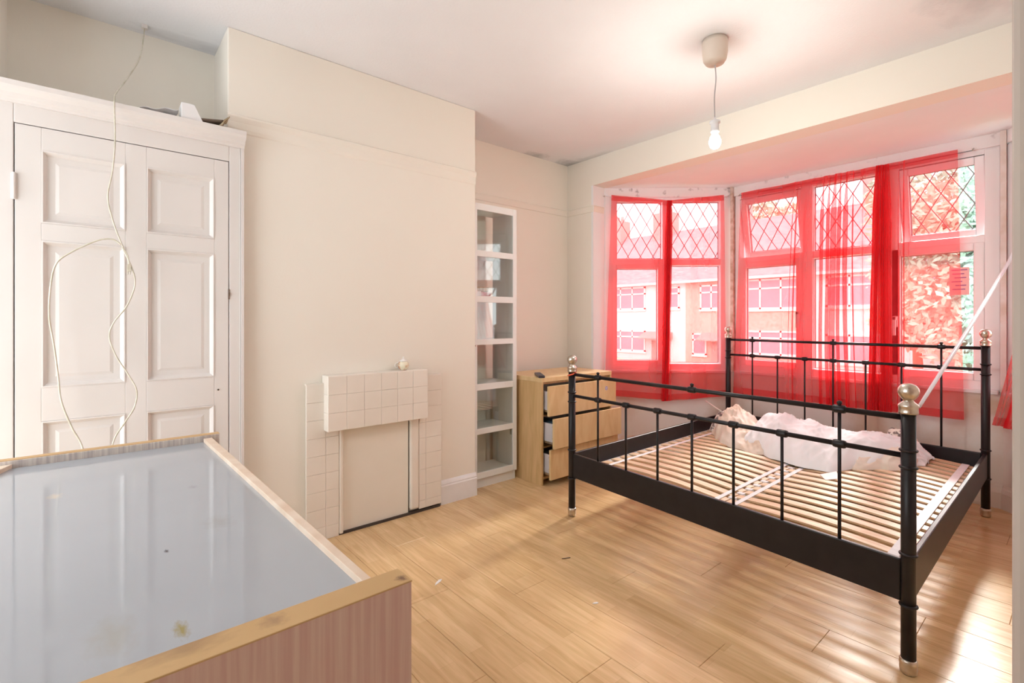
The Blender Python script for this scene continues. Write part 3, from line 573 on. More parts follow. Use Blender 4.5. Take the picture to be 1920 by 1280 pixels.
column([(1.545, 1.592), (1.592, 1.707)], zb=0.022)
for y0, y1 in ((0.863, 0.967), (0.967, 1.040), (1.545, 1.592), (1.592, 1.707)): tile(0.856, y0, y1, BX + 0.002, SX - 0.003, axis='z')
B().box(BX + 0.001, SX + 0.002, 1.041, 1.066, 0.005, 0.602).build('edge_trim', M['tile'], fp, bevel=0.008)
B().box(BX + 0.001, SX + 0.003, 1.486, 1.544, 0.03, 0.602).build('edge_trim', M['tile'], fp, bevel=0.010)
B().box(BX + 0.002, -2.728, 1.068, 1.478, 0.012, 0.60).build('fire_board', M['board'], fp, bevel=0.002)['label'] = 'plain cream board closing the fire opening'
B().box(BX + 0.001, -2.738, 1.476, 1.488, 0.01, 0.60).box(BX + 0.001, -2.716, 1.00, 1.70, 0.0, 0.014).build('dark_gap', M['dark'], fp)  # dark strips standing in for shade beside the board and under the columns
# trinket on the mantel
tr = empty('trinket_pot', (-2.70, 1.425, 0.8975), 'small round floral porcelain pot on the mantel of the tiled fireplace', 'ornament')
B().lathe((-2.70, 1.43), [(0.016, 0.8975), (0.020, 0.901), (0.030, 0.912), (0.034, 0.926), (0.031, 0.940), (0.023, 0.950)], 20).build('bowl', M['porcelain'], tr)
B().lathe((-2.70, 1.43), [(0.024, 0.950), (0.020, 0.957), (0.010, 0.962), (0.004, 0.968), (0.005, 0.974), (0.001, 0.980)], 20).build('lid', M['porc_white'], tr)
B().tube(spline([(-2.70, 1.395, 0.945), (-2.70, 1.378, 0.938), (-2.70, 1.376, 0.922), (-2.70, 1.396, 0.912)], 5), 0.003, 6).build('handle', M['porc_white'], tr)

# ------------------------------------------------------------------ tall glazed bookcase
bc = empty('glazed_bookcase', (-2.95, 2.237, 0), 'narrow tall white bookcase with a six-pane glass door in the right alcove', 'bookcase')
y0, y1 = 2.037, 2.437; FX = -2.812; BXX = -3.085
B().box(BXX, FX - 0.02, y0, y0 + 0.018, 0, 2.03).build('side_panel', M['bookcase'], bc, bevel=0.001)
B().box(BXX, FX - 0.02, y1 - 0.018, y1, 0, 2.03).build('side_panel', M['bookcase'], bc, bevel=0.001)
B().box(BXX, FX - 0.02, y0 + 0.018, y1 - 0.018, 2.012, 2.03).build('top_panel', M['bookcase'], bc)
B().box(BXX, BXX + 0.004, y0 + 0.018, 2.345, 0.06, 2.012).build('back_panel', M['backpanel'], bc)
B().box(FX - 0.035, FX - 0.022, y0 + 0.018, y1 - 0.018, 0, 0.066).build('plinth', M['bookcase'], bc)
for z in (0.078, 0.400, 0.722, 1.040, 1.345, 1.665): B().box(BXX + 0.01, FX - 0.025, y0 + 0.019, y1 - 0.019, z, z + 0.018).build('shelf', M['bookcase'], bc, bevel=0.001)
bars = [(0.070, 0.1145), (0.3865, 0.428), (0.700, 0.745), (1.024, 1.064), (1.328, 1.373), (1.655, 1.698), (1.984, 2.032)]
db = B().box(FX - 0.018, FX, y0 + 0.001, y0 + 0.030, 0.070, 2.032).box(FX - 0.018, FX, y1 - 0.036, y1 - 0.001, 0.070, 2.032)
for a, c in bars: db.box(FX - 0.018, FX - 0.001, y0 + 0.030, y1 - 0.036, a, c)
bd = db.build('door', M['bookcase'], bc, bevel=0.0015)
for i in range(6): B().box(FX - 0.012, FX - 0.008, y0 + 0.028, y1 - 0.034, bars[i][1] - 0.002, bars[i + 1][0] + 0.002).build('glass_pane', M['cabglass'], bd)
B().tube([(FX, y0 + 0.012, 1.020), (FX + 0.014, y0 + 0.012, 1.020)], [0.004, 0.007], 10).build('knob', M['nickel'], bd)
B().box(FX - 0.045, FX - 0.022, y1 - 0.030, y1 - 0.018, 0.335, 0.375).build('hinge', M['seal'], bc)
def bx(nm, m, lab, x0, x1, ya, yb, z0, z1, cat, rz=0): return tag(B().box(x0, x1, ya, yb, z0, z1).build(nm, M[m], bevel=0.002), lab, cat)
bx('white_carton', 'paper', 'small white carton at the left of the second shelf down in the glazed bookcase', -2.93, -2.85, 2.062, 2.130, 1.363, 1.408, 'carton')
bx('red_packet', 'redbox', 'small red packet beside the white carton in the glazed bookcase', -2.92, -2.86, 2.136, 2.225, 1.363, 1.405, 'packet')
bx('brown_book', 'brownpaper', 'brown box laid across the top of the carton and packet in the bookcase', -2.95, -2.86, 2.070, 2.205, 1.408, 1.440, 'box')

# ------------------------------------------------------------------ chest of drawers
ch = empty('chest_of_drawers', (-2.81, 2.868, 0), 'birch veneer chest of three drawers, all pulled part open, under the bay opening', 'chest of drawers')
cy0, cy1, cx0, cx1 = 2.468, 3.268, -3.045, -2.573
B().box(cx0, cx1, cy0, cy0 + 0.018, 0, 0.748).build('side_panel', M['birchside'], ch, bevel=0.001)
B().box(cx0, cx1, cy1 - 0.018, cy1, 0, 0.748).build('side_panel', M['birchside'], ch, bevel=0.001)
B().box(cx0, cx1 + 0.002, cy0, cy1, 0.748, 0.780).build('top_panel', M['birch'], ch, bevel=0.002)
B().box(cx0, cx0 + 0.006, cy0 + 0.018, cy1 - 0.018, 0.03, 0.748).build('back_panel', M['birchside'], ch)
B().box(cx0 + .01, cx1 - 0.02, cy0 + 0.018, cy1 - 0.018, 0.730, 0.748).box(cx0 + .01, cx1 - 0.02, cy0 + 0.018, cy1 - 0.018, 0.494, 0.504).box(cx0 + .01, cx1 - 0.02, cy0 + 0.018, cy1 - 0.018, 0.264, 0.274).box(cx0 + .01, cx1 - 0.03, cy0 + 0.018, cy1 - 0.018, 0.03, 0.048).build('inner_rail', M['birchside'], ch)
for fx, z0, z1 in ((-2.515, 0.506, 0.722), (-2.462, 0.282, 0.494), (-2.497, 0.053, 0.268)):
    d = B().box(fx - 0.018, fx, cy0 + 0.018, cy1 - 0.014, z0, z1).build('drawer', M['birch'], ch, bevel=0.001)
    zb = z0 + 0.028; zt_ = z1 - 0.040
    ya, yb = cy0 + 0.034, cy1 - 0.034
    B().box(-3.02, fx - 0.018, ya, ya + 0.012, zb, zt_).box(-3.02, fx - 0.018, yb - 0.012, yb, zb, zt_).box(-3.02, -3.008, ya, yb, zb, zt_).build('drawer_box', M['drawerside'], d)
    B().box(-3.01, fx - 0.018, ya + 0.012, yb - 0.012, zb, zb + 0.006).build('drawer_base', M['bookcase'], d)
    B().box(-3.02, fx - 0.03, ya - 0.006, ya, zb + 0.0, zb + 0.014).tube([(fx - 0.035, ya - 0.0, zt_ - 0.02), (fx - 0.035, ya - 0.003, zt_ - 0.02)], 0.004, 8).tube([(fx - 0.035, ya, zb + 0.04), (fx - 0.035, ya - 0.003, zb + 0.04)], 0.004, 8).build('runner', M['nickel'], d)
b = B().grid(14, 10, lambda u, v: (-2.98 + 0.49 * v, 2.53 + 0.22 * u, 0.43 + 0.012 * noise.noise(Vector((u * 5, v * 5, 1))) - 0.02 * (2 * u - 1) ** 4))
tag(b.build('folded_cloth', M['bluecloth'], solid=0.02), 'blue folded cloth inside the open middle drawer of the birch chest', 'cloth')
sk_ = empty('round_sticker', (-2.514, 3.13, 0.655), 'small round purple and white sticker on the top drawer front of the birch chest', 'sticker')
def disc(x, y, z, r0, r1, dx, n=20): 
    b = B(); vs = [(x + d, y + r * math.cos(2 * math.pi * j / n), z + r * math.sin(2 * math.pi * j / n)) for d in (0, dx) for r in (r0, r1) for j in range(n)]
    fs = []
    for j in range(n):
        k = (j + 1) % n; fs += [(2 * n + j, 2 * n + k, 3 * n + k, 3 * n + j), (n + j, n + k, 3 * n + k, 3 * n + j), (j, k, 2 * n + k, 2 * n + j)]
    return b.add(vs, fs)
disc(-2.515, 3.13, 0.655, 0.0001, 0.0175, 0.0008).build('backing', M['paper'], sk_)
disc(-2.5142, 3.13, 0.655, 0.011, 0.016, 0.0006).box(-2.5142, -2.5136, 3.127, 3.133, 0.648, 0.662).build('print', M['purple'], sk_)
rc = empty('remote_control', (-2.70, 2.60, 0.781), 'slim black remote control lying on the birch chest beside the bookcase', 'remote control')
c_, s_ = math.cos(math.radians(-35.5)), math.sin(math.radians(-35.5))
def rot(px, py, cx=-2.665, cy=2.535): return (cx + px * c_ - py * s_, cy + px * s_ + py * c_)
b = B(); q = [rot(-0.115, -0.024), rot(0.115, -0.024), rot(0.115, 0.024), rot(-0.115, 0.024)]
b.prism(q, 0.7805, 0.799).build('casing', M['plastic'], rc, bevel=0.005)
for i in range(6):
    for j in range(3):
        p = rot(-0.085 + i * 0.028, -0.013 + j * 0.013)
        B().tube([(p[0], p[1], 0.798), (p[0], p[1], 0.8005)], 0.0035, 8).build('button', M['seal'], rc)

# ------------------------------------------------------------------ bed
NLp, NRp, FRp, FLp = [Vector(p) for p in ((-2.062, 2.236), (-0.401, 2.109), (-0.416, 4.153), (-2.088, 4.298))]
def BP(u, v): return NLp * (1 - u) * (1 - v) + NRp * u * (1 - v) + FRp * u * v + FLp * (1 - u) * v
bed = empty('metal_bed_frame', (*BP(0.5, 0.5), 0), 'black metal double bed frame with silver ball finials standing in the bay', 'bed')
def post(p, zt, rings, lean=(0, 0)):
    po = B().lathe(p, [(0.0215, 0.05), (0.0215, zt)], 24)
    for z in rings: po.lathe(p, [(0.0205, z - 0.006), (0.026, z - 0.003), (0.0275, z), (0.0265, z + 0.003), (0.0205, z + 0.006)], 24)
    o = po.build('post', M['black'], bed)
    B().lathe(p, [(0.0265, zt - 0.002), (0.0285, zt + 0.003), (0.0275, zt + 0.006), (0.0275, zt + 0.020), (0.030, zt + 0.024), (0.028, zt + 0.030), (0.016, zt + 0.040), (0.014, zt + 0.044), (0.019, zt + 0.049), (0.027, zt + 0.060), (0.0305, zt + 0.072), (0.029, zt + 0.084), (0.022, zt + 0.095), (0.011, zt + 0.1005), (0.001, zt + 0.102)], 28).build('finial', M['nickel'], o)
    B().lathe(p, [(0.018, 0.0), (0.024, 0.006), (0.0255, 0.018), (0.0245, 0.032), (0.0265, 0.036), (0.0255, 0.048), (0.0215, 0.052)], 24).build('foot', M['nickel'], o)
    return o
for p in (NLp, NRp): post(p, 0.884, (0.232, 0.405, 0.700, 0.758))
for p in (FLp, FRp): post(p, 1.044, (0.232, 0.405, 0.868, 0.930))
def P3_(u, v, z): q = BP(u, v); return (q.x, q.y, z)
def knuckle(p, d, r=0.016, top=True, fin=False):
    b = B(); d = Vector((d.x, d.y, 0)).normalized(); c = Vector(p)
    b.tube([c - d * 0.022, c - d * 0.020, c - d * 0.014, c + d * 0.014, c + d * 0.020, c + d * 0.022], [0.010, 0.0135, 0.0155, 0.0155, 0.0135, 0.010], 14)
    if fin: b.lathe((p[0], p[1]), [(0.007, p[2] + 0.012), (0.006, p[2] + 0.017), (0.0095, p[2] + 0.022), (0.008, p[2] + 0.029), (0.001, p[2] + 0.032)], 12)
    return b
for v, zr, zm, tops in ((0, 0.868, 0.738, (1, 7)), (1, 1.028, 0.896, (1, 4, 7))):
    e = BP(1, v) - BP(0, v)
    B().tube([P3_(0, v, zr), P3_(1, v, zr)], 0.0100, 14).build('top_rail', M['black'], bed)
    B().tube([P3_(0, v, zm), P3_(1, v, zm)], 0.0095, 14).build('middle_rail', M['black'], bed)
    for k in range(1, 8):
        u = k / 8 + (0.006 if k < 4 else 0.0)
        zt = zr if k in tops else zm
        B().tube([P3_(u, v, 0.36), P3_(u, v, zt)], 0.0062, 10).build('spindle', M['black'], bed)
        knuckle(P3_(u, v, zm), e, fin=(k not in tops and False)).build('joint', M['black'], bed)
        if k in tops or k == 4: knuckle(P3_(u, v, zr), e, fin=True).build('joint', M['black'], bed)
    d = Vector((e.y, -e.x)).normalized() * 0.010; q = [BP(0.012, v) - d, BP(0.988, v) - d, BP(0.988, v) + d, BP(0.012, v) + d]
    B().prism([tuple(x) for x in q], 0.240, 0.385).build('end_board', M['black'], bed, bevel=0.004)
for u in (0, 1):
    e = BP(u, 1) - BP(u, 0); d = Vector((e.y, -e.x)).normalized() * 0.010; q = [BP(u, 0.012) - d, BP(u, 0.988) - d, BP(u, 0.988) + d, BP(u, 0.012) + d]
    B().prism([tuple(x) for x in q], 0.240, 0.385).build('side_board', M['black'], bed, bevel=0.004)
    s = 1 if u == 0 else -1
    q = [BP(u + s * 0.008, 0.02), BP(u + s * 0.035, 0.02), BP(u + s * 0.035, 0.98), BP(u + s * 0.008, 0.98)]
    B().prism([tuple(x) for x in q], 0.270, 0.284).build('support_ledge', M['strap'], bed)
q = [BP(0.515, 0.01), BP(0.560, 0.01), BP(0.560, 0.99), BP(0.515, 0.99)]
B().prism([tuple(x) for x in q], 0.262, 0.284).build('middle_beam', M['strap'], bed)
# two slatted bases, each a thing
def slat_base(u0, u1, label, bend):
    r = empty('slatted_base', (*BP((u0 + u1) / 2, 0.5), 0.285), label, 'bed slats', 'slatted bases on the bed frame')
    L = (BP(u1, 0.5) - BP(u0, 0.5)).length; w = 0.026; NS = 21
    n = 12; bb = B(); vs = []
    def zz(t): return bend * (1 - (2 * t - 1) ** 2)
    for i in range(n + 1):
        t = i / n; x = -L / 2 + L * t
        for yy, z in ((-w, 0), (w, 0), (w, 0.008), (-w, 0.008)): vs.append((x, yy, z + zz(t)))
    fs = [(4 * i + j, 4 * i + (j + 1) % 4, 4 * i + 4 + (j + 1) % 4, 4 * i + 4 + j) for i in range(n) for j in range(4)] + [(3, 2, 1, 0), (4 * n, 4 * n + 1, 4 * n + 2, 4 * n + 3)]
    me = bpy.data.meshes.new('slat'); me.from_pydata(vs, [], fs); me.materials.append(M['slat'])
    for k in range(NS):
        v = 0.030 + 0.94 * k / (NS - 1); a, b_ = BP(u0, v), BP(u1, v); c = (a + b_) / 2
        o = bpy.data.objects.new('slat', me); COL.objects.link(o); o.parent = r; o.location = Vector((c.x, c.y, 0.290)) - LOC[r]
        o.rotation_euler = (0, 0, math.atan2(b_.y - a.y, b_.x - a.x) + random.uniform(-.004, .004))
    if u0 < 0.3:
        hm = bpy.data.meshes.new('slat_holder'); hb = B().box(-0.017, 0.017, -0.014, 0.014, 0, 0.016); hm.from_pydata(hb.v, [], hb.f); hm.materials.append(M['strap'])
        for k in range(NS - 1):
            c = BP(u1 + 0.003, 0.030 + 0.94 * (k + 0.5) / (NS - 1)); o = bpy.data.objects.new('slat_holder', hm); COL.objects.link(o); o.parent = r; o.location = Vector((c.x, c.y, 0.285)) - LOC[r]
    z0 = 0.299
    for us in ((u0 + 0.055, u1 - 0.022) if u0 < 0.3 else (u0 + 0.030, u1 - 0.03)):
        t = (us - u0) / (u1 - u0); hw = 0.007 if us < 0.9 else 0.011; zb = z0 + zz(t)
        q = [BP(us - hw, 0.01), BP(us + hw, 0.01), BP(us + hw, 0.985), BP(us - hw, 0.985)]
        B().prism([tuple(x) for x in q], zb, zb + 0.002).build('strap', M['strap'], r)
    return r
slat_base(0.030, 0.531, 'slatted wooden bed base on the left half of the black bed frame', 0.018)
slat_base(0.537, 0.978, 'slatted wooden bed base on the right half of the black bed frame', 0.016)
# red band on the near-left post
b = B(); b.tube([(NLp.x + 0.0245 * math.cos(a), NLp.y + 0.0245 * math.sin(a), 0.868 + 0.008 * math.sin(a + 1)) for a in [i * 2 * math.pi / 24 for i in range(25)]], 0.005, 6)
tag(b.build('elastic_band', M['red_band']), 'orange-red band tied round the footboard post nearest the birch chest', 'band')
# white twisted strip from near-right post
b = B(); p0 = Vector((NRp.x + 0.025, NRp.y + 0.01, 0.905)); p1 = Vector((-0.313, 4.16, 1.56)); p2 = Vector((-0.20, 4.21, 1.88)); vs = []
pts = spline([p0, p0.lerp(p1, 0.5) - Vector((0, 0, 0.012)), p1, p2], 20)
for i, p in enumerate(pts):
    a = -0.5 + 1.6 * i / len(pts); ax = Vector((math.cos(a), 0.0, math.sin(a) * 0.9 + 0.2)).normalized() * (0.005 + 0.014 * i / len(pts)); vs += [p - ax, p + ax]
b.add(vs, [(2 * i, 2 * i + 1, 2 * i + 3, 2 * i + 2) for i in range(len(pts) - 1)], True)
tag(b.build('plastic_strip', M['ribbon'], solid=0.0015), 'long white twisted strip running from the front right bedpost up to the bay window', 'strip')

# bedding heap
def lerpn(xs, ys, x):
    if x <= xs[0]: return ys[0]
    for i in range(len(xs) - 1):
        if x <= xs[i + 1]:
            t = (x - xs[i]) / (xs[i + 1] - xs[i]); t = t * t * (3 - 2 * t); return ys[i] * (1 - t) + ys[i + 1] * t
    return ys[-1]
def heap(U, near, ridge, far, h, seed, base=0.306, wr=0.016, nu=150, nv=70, sc=1.0):
    def fn(a, c):
        u = U[0][0] * (1 - a) + U[0][-1] * a
        vn, vr, vf, hh = (lerpn(U[0], k, u) for k in (near, ridge, far, h))
        e = min(a, 1 - a) * 12; cap = min(1, e) ** 0.5
        vn += 0.012 * noise.noise(Vector((u * 14, seed, 0)))
        v = vn + (vr - vn) * c * 2 if c < 0.5 else vr + (vf - vr) * (c - 0.5) * 2
        s = math.sin(math.pi * (c if c < 0.5 else c)) ** 0.75 if 0 < c < 1 else 0
        q = BP(u + 0.01 * noise.noise(Vector((c * 6, a * 5, seed + 3))), v)
        w1 = 1 - abs(noise.noise(Vector((u * 9 * sc + c * 2.5, c * 2.2 - u * 3, seed)))) * 2
        w2 = 1 - abs(noise.noise(Vector((u * 22 * sc - c * 5, c * 5 + u * 6, seed + 5)))) * 2
        w3 = (1 - abs(noise.noise(Vector((u * 30 * sc + c * 9, c * 2 - u * 9, seed + 7)))) * 2) ** 3
        z = base + 0.004 + (hh * s) * cap + wr * (w1 * 0.9 + w2 * 0.7 + w3 * 0.7) * min(1, s * 1.6 + 0.15)
        return (q.x, q.y, max(z, base + 0.003))
    return B().grid(nu, nv, fn)
U = [0.10, 0.16, 0.24, 0.32, 0.36, 0.44, 0.54, 0.62, 0.70, 0.78, 0.86]
sh = heap([[0.25, 0.32, 0.38, 0.46, 0.56, 0.64, 0.72, 0.80, 0.86]], [0.66, 0.60, 0.58, 0.55, 0.53, 0.54, 0.66, 0.76, 0.84], [0.80, 0.80, 0.78, 0.78, 0.77, 0.78, 0.82, 0.87, 0.90], [0.90, 0.93, 0.92, 0.92, 0.92, 0.92, 0.95, 0.965, 0.97], [0.09, 0.175, 0.195, 0.18, 0.16, 0.14, 0.145, 0.11, 0.07], 4)
tag(sh.build('white_sheet', M['sheet']), 'crumpled white sheet heaped across the slats towards the window end of the bed', 'sheet')
cc = heap([[0.10, 0.16, 0.22, 0.30, 0.38, 0.46]], [0.70, 0.64, 0.60, 0.565, 0.56, 0.60], [0.82, 0.78, 0.76, 0.75, 0.74, 0.74], [0.90, 0.90, 0.90, 0.88, 0.88, 0.86], [0.14, 0.20, 0.15, 0.07, 0.05, 0.03], 8, wr=0.02, nu=90)
tag(cc.build('cream_cloth', M['creamcloth']), 'crumpled cream cloth at the left end of the bedding heap', 'cloth')
c2 = heap([[0.62, 0.70, 0.78, 0.84]], [0.58, 0.63, 0.70, 0.76], [0.70, 0.74, 0.80, 0.84], [0.84, 0.86, 0.90, 0.92], [0.03, 0.055, 0.085, 0.05], 12, wr=0.014, nu=80)
tag(c2.build('cream_cloth', M['creamcloth']), 'pleated cream cloth at the right end of the bedding heap', 'cloth')
c3 = heap([[0.70, 0.75, 0.80, 0.84]], [0.86, 0.84, 0.86, 0.90], [0.90, 0.90, 0.91, 0.93], [0.965, 0.97, 0.97, 0.97], [0.08, 0.175, 0.17, 0.05], 15, wr=0.006, nu=50, nv=30)
tag(c3.build('patterned_cushion', M['pattern']), 'small patterned cushion behind the front right bedpost on the heap', 'cushion')
c4 = heap([[0.045, 0.08, 0.13, 0.19]], [0.76, 0.74, 0.74, 0.76], [0.83, 0.82, 0.82, 0.82], [0.90, 0.90, 0.90, 0.90], [0.06, 0.14, 0.15, 0.09], 19, wr=0.012, nu=40, nv=26)
tag(c4.build('patterned_cloth', M['pattern']), 'small dark patterned cloth under the thin stick at the left end of the heap', 'cloth')
a_ = Vector((*BP(0.004, 0.80), 0.525)); b2 = Vector((*BP(0.155, 0.74), 0.462))
tag(B().tube([a_, b2], 0.0055, 8).build('thin_stick', M['stick']), 'thin pale stick poking out over the left rail from the bedding heap', 'stick')
b = B().hexa([(*BP(0.640, 0.50), 0.300 + .012), (*BP(0.672, 0.46), 0.312), (*BP(0.70, 0.50), 0.314), (*BP(0.67, 0.56), 0.318), (*BP(0.640, 0.50), 0.314), (*BP(0.672, 0.46), 0.314), (*BP(0.70, 0.50), 0.316), (*BP(0.67, 0.56), 0.320)])
tag(b.build('paper_scrap', M['paper']), 'scrap of white paper on the slats in front of the white sheet', 'paper')

# ------------------------------------------------------------------ cabinet with blue glass top in the foreground
dr = empty('glass_topped_cabinet', (-1.48, 0.10, 0), 'low wooden cabinet with pale blue glass top in the left foreground', 'cabinet')
ZT = 0.76
B().hexa([(-0.765, -0.75, 0), (-0.745, -0.75, 0), (-0.745, 0.410, 0), (-0.765, 0.410, 0), (-0.765, -0.75, ZT - 0.002), (-0.745, -0.75, ZT - 0.002), (-0.745, 0.410, ZT - 0.002), (-0.765, 0.410, ZT - 0.002)]).build('end_panel', M['redwood'], dr, bevel=0.001)['label'] = 'reddish grained laminate end panel'
B().hexa([(-0.797, -0.75, 0.70), (-0.7655, -0.75, 0.70), (-0.7655, 0.408, 0.70), (-0.797, 0.408, 0.70), (-0.797, -0.75, ZT - 0.002), (-0.7655, -0.75, ZT - 0.002), (-0.7655, 0.408, ZT - 0.002), (-0.797, 0.408, ZT - 0.002)]).build('inner_batten', M['innergrey'], dr)
B().box(-0.797, -0.7445, -0.75, 0.411, ZT - 0.003, ZT).build('edge_strip', M['tan'], dr, bevel=0.001)['label'] = 'tan edging strip with scuff marks'
B().box(-2.232, -2.192, -0.226, 0.371, 0.0, ZT - 0.002).build('end_panel', M['innergrey'], dr, bevel=0.001)
B().box(-2.232, -2.200, -0.228, 0.373, ZT - 0.004, ZT).build('edge_strip', M['tan'], dr, bevel=0.001)
B().hexa([(-2.192, 0.318, 0), (-0.797, 0.355, 0), (-0.797, 0.371, 0), (-2.192, 0.346, 0), (-2.192, 0.318, 0.748), (-0.797, 0.355, 0.748), (-0.797, 0.371, 0.748), (-2.192, 0.346, 0.748)]).build('side_rail', M['paletan'], dr, bevel=0.001)
B().hexa([(-2.192, -0.222, 0), (-0.797, -0.74, 0), (-0.797, -0.72, 0), (-2.192, -0.196, 0), (-2.192, -0.222, 0.748), (-0.797, -0.74, 0.748), (-0.797, -0.72, 0.748), (-2.192, -0.196, 0.748)]).build('side_rail', M['paletan'], dr, bevel=0.001)
B().hexa([(-2.191, -0.197, 0.725), (-0.798, -0.72, 0.725), (-0.798, 0.355, 0.725), (-2.191, 0.318, 0.725), (-2.191, -0.197, 0.735), (-0.798, -0.72, 0.735), (-0.798, 0.355, 0.735), (-2.191, 0.318, 0.735)]).build('glass_top', M['blueglass'], dr)['label'] = 'pale blue glossy glass top with marks'

# ------------------------------------------------------------------ pendant lamp
pe = empty('pendant_lamp', (-1.255, 2.44, CH), 'bare lit bulb on a grey cable hanging from a beige ceiling cup', 'pendant lamp')
pc = (-1.255, 2.44)
B().lathe(pc, [(0.060, CH), (0.063, CH - 0.02), (0.062, CH - 0.07), (0.056, CH - 0.105), (0.045, CH - 0.122), (0.012, CH - 0.126), (0.007, CH - 0.130)], 28).build('ceiling_cup', M['pendant'], pe)
B().tube(spline([(pc[0], pc[1], CH - 0.125), (pc[0] + 0.004, pc[1] + 0.003, CH - 0.20), (pc[0] - 0.003, pc[1], CH - 0.30), (pc[0], pc[1], CH - 0.415)]), 0.0032, 8).build('flex', M['cable'], pe)
lh = B().lathe(pc, [(0.004, 2.245), (0.009, 2.232), (0.026, 2.226), (0.027, 2.216), (0.020, 2.213), (0.0195, 2.180), (0.022, 2.178), (0.021, 2.168), (0.012, 2.166)], 24).build('lamp_holder', M['strap'], pe)
bu = B().lathe(pc, [(0.010, 2.168), (0.015, 2.158), (0.024, 2.142), (0.029, 2.125), (0.029, 2.112), (0.024, 2.096), (0.014, 2.086), (0.001, 2.083)], 24).build('bulb', M['bulb'], pe)
lo = bpy.data.objects.new('bulb_light', bulb_light); COL.objects.link(lo); lo.parent = pe; lo.location = (0, 0, 2.04 - CH)

# bits on the floor
def scrap(nm, m, lab, cat, x, y, w, h, r):
    c, s = math.cos(r), math.sin(r)
    q = [(x + a * c - b_ * s, y + a * s + b_ * c) for a, b_ in ((-w, -h * .4), (w * .3, -h), (w, -h * .2), (w * .6, h), (-w * .4, h * .6))]
    return tag(B().prism(q, 0.0002, 0.0022).build(nm, M[m]), lab, cat)
scrap('paper_scrap', 'paper', 'small white scrap of paper on the floor in front of the fireplace', 'paper', -1.935, 1.20, 0.030, 0.008, 2.0)
scrap('paper_scrap', 'paper', 'tiny pale scrap on the open floor between bed and cabinet', 'paper', -1.36, 1.62, 0.014, 0.006, 1.0)
tag(B().tube([(-1.72, 1.79, 0.003), (-1.70, 1.83, 0.003)], 0.002, 6).build('dark_twig', M['darkpaper']), 'tiny dark splinter on the floor near the front left bedpost', 'debris')

# ------------------------------------------------------------------ outside
GZ = -2.3
st(B().box(-90, 60, 4.9, 120, GZ - 0.3, GZ), 'ground', M['grass'])
st(B().box(-90, 60, 13.5, 20.5, GZ, GZ + 0.02), 'road', M['road'])
def hwin(root, x0, x1, z0, z1, nx, Y):
    b = B(); t = 0.09
    b.box(x0 - 0.05, x1 + 0.05, Y - 0.10, Y + 0.02, z0 - 0.12, z0).box(x0, x1, Y - 0.08, Y + 0.02, z1 - t, z1).box(x0, x1, Y - 0.08, Y + 0.02, z0, z0 + t).box(x0, x1, Y - 0.08, Y + 0.02, z0 + (z1 - z0) * 0.66, z0 + (z1 - z0) * 0.66 + t)
    for i in range(nx + 1):
        x = x0 + (x1 - x0 - t) * i / nx; b.box(x, x + t, Y - 0.08, Y + 0.02, z0, z1)
    w = b.build('window', M['housewhite'], root)
    for i in range(nx):
        a = x0 + (x1 - x0 - t) * i / nx + t; c = x0 + (x1 - x0 - t) * (i + 1) / nx
        B().box(a, c, Y - 0.04, Y - 0.02, z0 + t, z0 + (z1 - z0) * 0.66).build('pane', M['housepane'], w)
        B().box(a, c, Y - 0.04, Y - 0.02, z0 + (z1 - z0) * 0.66 + t, z1 - t).build('pane', M['housepane'], w)
def house(x0, x1, wallm, lab, wins, low, doors, chx, band=None):
    r = empty('terraced_house', ((x0 + x1) / 2, 28.2, GZ), lab, 'house', 'terraced houses across the street')
    B().box(x0, x1, 28, 36, GZ, 3.7).build('wall', M[wallm], r)
    e = 0.35
    B().add([(x0 - .0, 28 - e, 3.55), (x1 + .0, 28 - e, 3.55), (x1, 36 + e, 3.55), (x0, 36 + e, 3.55), (x0, 32, 7.6), (x1, 32, 7.6)], [(0, 1, 5, 4), (2, 3, 4, 5), (3, 2, 1, 0), (0, 4, 3), (1, 2, 5)]).build('roof', M['rooftile'], r)
    B().box(x0, x1, 28 - e - 0.10, 28 - e, 3.48, 3.62).build('gutter', M['housewhite'], r)
    for w in wins: hwin(r, *w, 28)
    for w in low: hwin(r, *w, 28)
    for (a, c) in doors:
        B().box(a, c, 27.93, 28.01, GZ, GZ + 2.15).build('front_door', M['brick'], r)
        B().add([(a - 0.6, 27.2, 0.05), (c + 0.6, 27.2, 0.05), (c + 0.6, 28, 0.45), (a - 0.6, 28, 0.45), (a - 0.6, 27.2, -0.02), (c + 0.6, 27.2, -0.02), (c + 0.6, 28, -0.02), (a - 0.6, 28, -0.02)], [(0, 1, 2, 3), (4, 5, 1, 0), (5, 6, 2, 1), (7, 4, 0, 3), (7, 6, 5, 4)]).build('porch_roof', M['brick'], r)
    c = B().box(chx - 0.7, chx + 0.7, 31.4, 32.6, 6.6, 9.0)
    for q in (-0.4, 0, 0.4): c.lathe((chx + q, 32), [(0.14, 9.0), (0.12, 9.4)], 8)
    c.build('chimney', M['brick'], r)
    if band: B().box(x0 + 0.02, x1 - 0.02, 27.90, 28.0, *band).build('facing_band', M['brick'], r)
    return r
house(-31.0, -23.6, 'pebble', 'pinkish terraced house at the far left across the street', [(-30, -27.4, 1.9, 3.3, 3), (-26, -24.8, 1.9, 3.3, 1)], [(-30, -27.4, -0.8, 0.55, 3)], [(-25.8, -24.9)], -24.5)
house(-23.6, -16.3, 'render', 'white rendered terraced house across the street behind the left bay window', [(-23.2, -19.2, 1.92, 3.42, 4), (-17.9, -16.7, 1.94, 3.3, 1)], [(-23.2, -19.2, -0.9, 0.5, 4)], [(-18.7, -17.8)], -20.2)
